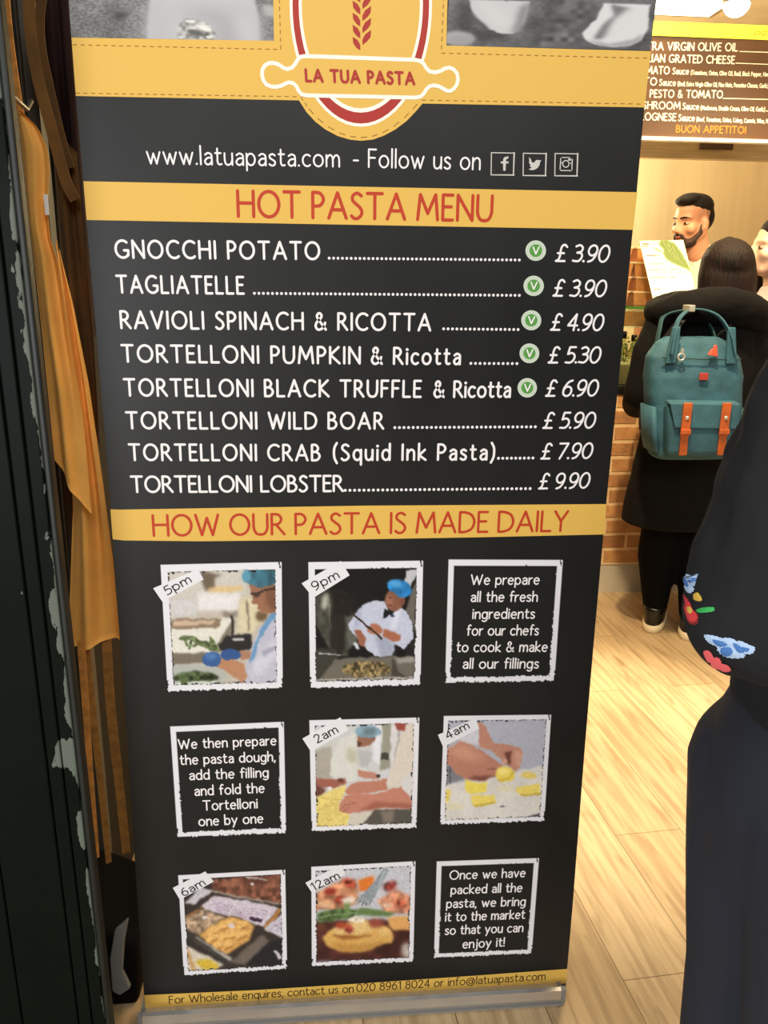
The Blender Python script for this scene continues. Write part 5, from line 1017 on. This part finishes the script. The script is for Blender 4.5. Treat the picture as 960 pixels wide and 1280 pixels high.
M.loft(bsec([(.88, 0, .16, .11), (1.0, 0, .165, .11), (1.15, 0, .17, .11), (1.42, .0, .19, .115), (1.56, 0, .19, .10), (1.62, 0.02, .12, .08), (1.66, .05, .06, .06)]))
for q in (-1, 1):
    M.chain([BP(0, q*.185, 1.575), BP(-.02, q*.225, 1.22), BP(.0, q*.215, .97)], [.055, .046, .032]); hand(M, BP(.0, q*.215, .97), (0, 0, -1), L_*(-q), 1.0, q)
    M.chain([BP(0, q*.085, .88), BP(0, q*.09, .5), BP(-.01, q*.09, .09)], [.095, .062, .045]); M.cap(BP(-.02, q*.09, .045), BP(.12, q*.1, .04), .04, .035)
M.blob('body', m_skin, mw, .008, 4); hm.face(mw, m_dkhair)
M = MB(); hm.ell(M, (-.024, 0, .066), (.092, .0755, .062)); hm.ell(M, (-.055, 0, .02), (.058, .073, .075)); hm.ell(M, (.04, 0, .098), (.05, .056, .026)); hm.ell(M, (.012, 0, .106), (.066, .054, .026))
M.blob('hair', m_dkhair, mw, .006, 4)
M = MB()
for q in (-1, 1): M.chain([hm.p(.006, q*.066, -.012), hm.p(.012, q*.062, -.05), hm.p(.05, q*.042, -.088), hm.p(.082, q*.012, -.1)], [.008, .013, .016, .016]); M.chain([hm.p(.096, 0, -.048), hm.p(.088, q*.02, -.055), hm.p(.078, q*.03, -.08)], [.0075, .0085, .009])
hm.ell(M, (.034, 0, -.083), (.0525, .0535, .036)); hm.ell(M, (.07, 0, -.1), (.022, .026, .02)); M.blob('beard', m_beard, mw, .0045, 3)
M = MB(); M.loft(bsec([(.93, 0, .18, .125), (1.1, 0, .18, .122), (1.42, .01, .2, .135), (1.555, .02, .2, .128), (1.61, .035, .145, .11), (1.64, .05, .09, .085)]))
for q in (-1, 1): M.chain([BP(0, q*.18, 1.575), BP(-.005, q*.222, 1.30)], [.068, .062])
M.blob('shirt', m_tee, mw, .009, 4, disp=.01, dscale=.1)
M = MB()
for q in (-1, 1): M.chain([BP(0, q*.085, .93), BP(0, q*.09, .5), BP(-.01, q*.09, .07)], [.11, .08, .066])
M.blob('trousers', m_trou, mw, .012, 4)

# ---- woman in profile at the right edge
m_pink = mat('pale_pink_top', (232, 206, 200), 0.8); m_rwh = hairmat('deep_brown_hair', (46, 22, 18), (18, 9, 8)); m_bag = mat('black_strap_bag', (16, 15, 15), 0.5); m_crm = mat('cream_jacket', (238, 216, 160), 0.8)
rw = person((1.84, 2.02, 0), 'woman in profile with dark hair and a pale pink top at the right edge')
hr = Head((1.796, 2.02, 1.592), (-1, .12, .06), .98); M = MB(); hr.skull(M, .05)
M.sections([(.78, 1.84, 2.02, .10, .15), (.95, 1.84, 2.02, .11, .165), (1.1, 1.84, 2.02, .09, .13), (1.27, 1.835, 2.02, .10, .16), (1.38, 1.835, 2.02, .08, .13), (1.43, 1.83, 2.02, .05, .06)])
for q in (-1, 1):
    M.chain([(1.84, 2.02+q*.085, .82), (1.84, 2.02+q*.09, .46), (1.85, 2.02+q*.09, .09)], [.1, .06, .042]); M.ell((1.84, 2.02+q*.09, .045), (.11, .038, .032))
    M.chain([(1.84, 2.02+q*.16, 1.36), (1.87, 2.02+q*.205, 1.1), (1.88, 2.02+q*.19, .88)], [.045, .038, .028]); hand(M, (1.88, 2.02+q*.19, .88), (-.1, 0, -1), (0, -q, 0), .9, q)
M.blob('body', m_skin2, rw, .009, 4); hr.face(rw)
M = MB(); hr.ell(M, (-.022, 0, .058), (.1, .085, .082)); [M.chain([hr.p(.04, q*.07, .06), hr.p(.028, q*.078, 0), hr.p(.015, q*.082, -.08), hr.p(-.005, q*.085, -.16)], [.016, .02, .026, .03]) for q in (-1, 1)]; M.sections([(1.44, 1.845, 2.02, .065, .085), (1.5, 1.84, 2.02, .08, .09), (1.6, 1.832, 2.02, .088, .09), (1.66, 1.82, 2.02, .07, .08)])
M.blob('hair', m_rwh, rw, .008, 5)
M = MB(); M.sections([(.86, 1.84, 2.02, .125, .18), (1.1, 1.84, 2.02, .11, .15), (1.28, 1.835, 2.02, .115, .175), (1.38, 1.835, 2.02, .09, .14), (1.445, 1.825, 2.02, .06, .07)])
for q in (-1, 1): M.chain([(1.84, 2.02+q*.16, 1.36), (1.87, 2.02+q*.205, 1.1), (1.88, 2.02+q*.192, .90)], [.062, .055, .045])
M.blob('top', m_pink, rw, .01, 4, disp=.01, dscale=.1)
M = MB()
for q in (-1, 1): M.chain([(1.84, 2.02+q*.085, .9), (1.84, 2.02+q*.09, .46), (1.85, 2.02+q*.09, .07)], [.12, .078, .06])
M.blob('trousers', m_trou, rw, .012, 4)
hb = tag(MB().tube([(1.80, 1.90, 1.30), (1.83, 1.885, 1.36), (1.88, 1.93, 1.44), (1.93, 2.0, 1.40)], [(.012, .03)]*4, 10).build('bag_strap', m_bag, rw, True), 'wide black strap')

# ---- person in black in the right foreground
m_sweat = mat('black_sweatshirt', (32, 33, 36), 0.9, bump=.12, bscale=500, spec=.2); m_legg = mat('charcoal_leggings', (42, 46, 56), 0.8, spec=.25)
fgp = person((.53, -.47, 0), 'person in a black sweatshirt with embroidered flowers on the sleeve, at right foreground')
hf = Head((.63, -.47, 1.57), (1, .1, 0)); M = MB(); hf.skull(M, .052)
hx = at(868, 985, -.5)[0]+.027
M.sections([(.80, hx+.165, -.47, .105, .15), (.95, hx+.178, -.47, .09, .14), (1.1, .56, -.47, .085, .125), (1.27, .575, -.47, .085, .145), (1.38, .585, -.47, .07, .12), (1.44, .595, -.47, .05, .06)])
SH, EL, WR = at(1070, 425, -.60), at(929, 773, -.60), at(1045, 800, -.66)
M.chain([(.575, -.60, 1.365), SH, EL, WR], [.035, .035, .032, .026]); hand(M, WR, (1, .15, .1), (0, 1, 0), .9, 1); M.chain([(.58, -.33, 1.35), (.55, -.27, 1.08), (.68, -.30, 1.02)], [.035, .032, .026]); hand(M, (.68, -.30, 1.02), (1, -.15, .1), (0, -1, 0), .9, -1)
for q in (-1, 1): M.chain([(hx+.16, -.47+q*.085, .82), (hx+.146, -.47+q*.085, .47), (hx+.13, -.47+q*.085, .09)], [.09, .058, .04]); M.ell((hx+.175, -.47+q*.085, .045), (.12, .038, .032))
M.blob('body', m_skin2, fgp, .011, 4); hf.face(fgp, m_dkhair)
M = MB(); hf.ell(M, (-.025, 0, .05), (.105, .09, .088)); M.sections([(1.42, .575, -.47, .07, .085), (1.55, .585, -.47, .085, .09), (1.62, .595, -.47, .07, .08)]); M.blob('hair', m_dkhair, fgp, .01, 5)
M = MB()
hx = at(868, 985, -.5)[0]+.027
M.loft([[(cx_+rx*math.cos(2*PI*k/32), -.47+ry*math.sin(2*PI*k/32), z) for k in range(32)] for z, cx_, rx, ry in ((.70, hx+.165, .13, .165), (.80, hx+.16, .132, .172), (.88, hx+.163, .128, .17), (.98, hx+.175, .105, .15), (1.02, hx+.175, .10, .14))])
for q in (-1, 1): M.chain([(hx+.152, -.47+q*.082, .80), (hx+.147, -.47+q*.085, .62), (hx+.145, -.47+q*.085, .46), (hx+.142, -.47+q*.085, .32), (hx+.13, -.47+q*.085, .08)], [.122, .10, .080, .072, .05])
M.blob('leggings', m_legg, fgp, .011, 6)
M = MB(); M.loft([[(cx_+rx*math.cos(2*PI*k/32), -.47+ry*math.sin(2*PI*k/32), z+.03*math.cos(2*PI*k/32)*-1) for k in range(32)] for z, cx_, rx, ry in ((.905, hx+.175, .125, .17), (.95, hx+.178, .128, .175), (1.1, .572, .115, .16), (1.27, .578, .115, .185), (1.37, .585, .095, .155), (1.43, .595, .06, .08))])
sw_torso = M
A1 = (Vector(SH)*.45+Vector(EL)*.55)+Vector((-.005, 0, 0))
M.chain([(.575, -.60, 1.365), SH, tuple(A1), EL, tuple(Vector(EL)*.55+Vector(WR)*.45+Vector((0, 0, -.008))), WR], [.072, .066, .075, .06, .057, .034]); M.chain([(.58, -.33, 1.35), (.55, -.27, 1.08), (.68, -.30, 1.02)], [.065, .056, .036])
swo = M.blob('sweatshirt', m_sweat, fgp, .007, 4, disp=.03, dscale=.11)
def low_shoes(who, spots, ang):
    for xa, ya in spots:
        M = MB(); R = Matrix.Rotation(ang, 3, 'Z'); f = R @ Vector((1, 0, 0)); M.ell(Vector((xa, ya, .045))+f*.045, (.145, .05, .044), R); M.cap(Vector((xa, ya, .05))-f*.02, Vector((xa, ya, .09))-f*.02, .056, .055); o = M.blob('shoe', m_shoe, who, .008, 3)
        MB().loft([[tuple(Vector((xa, ya, z))+R @ Vector((.045+.148*k_*math.cos(t), .053*k_*math.sin(t), 0))) for t in np.linspace(0, 2*PI, 28, endpoint=False)] for z, k_ in ((0, .94), (.008, 1), (.022, .98))]).build('sole', m_trou, o, True)
low_shoes(fgp, [(hx+.13, -.47+q*.085) for q in (-1, 1)], 0); low_shoes(rw, [(1.85, 2.02+q*.09) for q in (-1, 1)], PI); low_shoes(mw, [BP(-.01, q*.09, 0)[:2] for q in (-1, 1)], math.atan2(-.71, -.7))
# embroidery, laid on the sleeve where it is stitched
bpy.context.view_layer.update()
bv = BVHTree.FromPolygons([v.co.copy() for v in swo.data.vertices], [tuple(p.vertices) for p in swo.data.polygons]); ofs = Vector(swo.location)+Vector(fgp.location)
def stitch(px, py, lift):
    d = Vector(ray(px, py)).normalized(); h = bv.ray_cast(Vector(CAM), d)
    if h[0] is None: h = bv.find_nearest(Vector(at(px, py, -.6))); 
    n_ = h[1] if h[1].dot(d) < 0 else -h[1]; return h[0]+n_*lift
def patch(name, polys, m, parent, lift=.0012, jag=.06):
    M = MB()
    for k, P in enumerate(polys):
        n_ = len(P); cx_, cy_ = sum(p[0] for p in P)/n_, sum(p[1] for p in P)/n_
        D = [tuple(q) for q in catmull(list(P[-2:])+list(P)+list(P[:2]), 5)[10:-6]]                       # rounded outline with ragged stitch ends
        D = [(cx_+(x-cx_)*(1+jag*(-1)**i), cy_+(y-cy_)*(1+jag*(-1)**i)) for i, (x, y) in enumerate(D)]
        vs = [stitch(cx_, cy_, lift+.0008+k*2e-5)]+[stitch(cx_+(x-cx_)*.55, cy_+(y-cy_)*.55, lift+.0006+k*2e-5) for x, y in D]+[stitch(x, y, lift+k*2e-5) for x, y in D]; L = len(D)
        M.add(vs, [(0, 1+i, 1+(i+1) % L) for i in range(L)]+[(1+i, 1+L+i, 1+L+(i+1) % L, 1+(i+1) % L) for i in range(L)])
    return M.build(name, m, parent, True)
m_b1 = mat('pale_blue_thread', (176, 204, 238), .6, bump=.4, bscale=900); m_b2 = mat('blue_thread', (66, 118, 190), .6, bump=.4, bscale=900); m_r1 = mat('red_thread', (226, 66, 70), .6, bump=.4, bscale=900); m_r2 = mat('pink_thread', (240, 104, 112), .6); m_y1 = mat('yellow_thread', (214, 176, 76), .6); m_g1 = mat('green_thread', (54, 170, 84), .6)
e5 = crop(740, 500, 3.764); cr = lambda pts: e5(pts)
patch('embroidered_flower', [cr([(424, 818), (440, 808), (452, 840), (468, 868), (486, 890), (466, 910), (446, 896), (432, 860)])], m_b1, swo)
patch('embroidered_flower', [cr([(430, 830), (446, 836), (462, 872), (452, 880), (440, 860)])], m_b2, swo, .002)
patch('embroidered_bud', [cr([(482, 916), (502, 906), (522, 938), (510, 948), (484, 940)])], m_y1, swo)
patch('embroidered_flower', [cr([(438, 926), (456, 940), (470, 965), (478, 985), (500, 1010), (498, 1042), (478, 1050), (458, 1040), (446, 1010), (438, 980), (442, 955)])], m_r1, swo, jag=.2)
patch('flower_heart', [cr([(456, 976), (470, 974), (480, 992), (470, 1006), (456, 996)])], m_y1, swo, .002)
patch('embroidered_leaf', [cr([(494, 990), (520, 978), (570, 974), (580, 986), (566, 996), (510, 1002)])], m_g1, swo)
fb = [cr(p) for p in ([(532, 1104), (580, 1108), (620, 1126), (612, 1160), (570, 1150), (542, 1130)], [(612, 1120), (660, 1120), (690, 1146), (650, 1160), (620, 1150)], [(690, 1130), (740, 1150), (768, 1164), (752, 1192), (700, 1190), (680, 1160)], [(590, 1160), (640, 1150), (690, 1170), (720, 1206), (660, 1212), (612, 1196)])]
patch('embroidered_flower', fb, m_b1, swo)
patch('flower_shade', [cr(p) for p in ([(570, 1126), (610, 1132), (640, 1150), (600, 1156)], [(612, 1164), (650, 1160), (664, 1184), (640, 1200), (612, 1190)], [(664, 1142), (690, 1150), (720, 1180), (690, 1184)], [(700, 1160), (740, 1166), (730, 1182)])], m_b2, swo, .0022)
patch('embroidered_flower', [cr(p) for p in ([(528, 1180), (552, 1176), (572, 1200), (580, 1226), (552, 1232), (534, 1206)], [(560, 1224), (590, 1206), (610, 1226), (606, 1262), (570, 1256)], [(600, 1236), (640, 1244), (656, 1268), (630, 1276), (602, 1264)])], m_r2, swo)
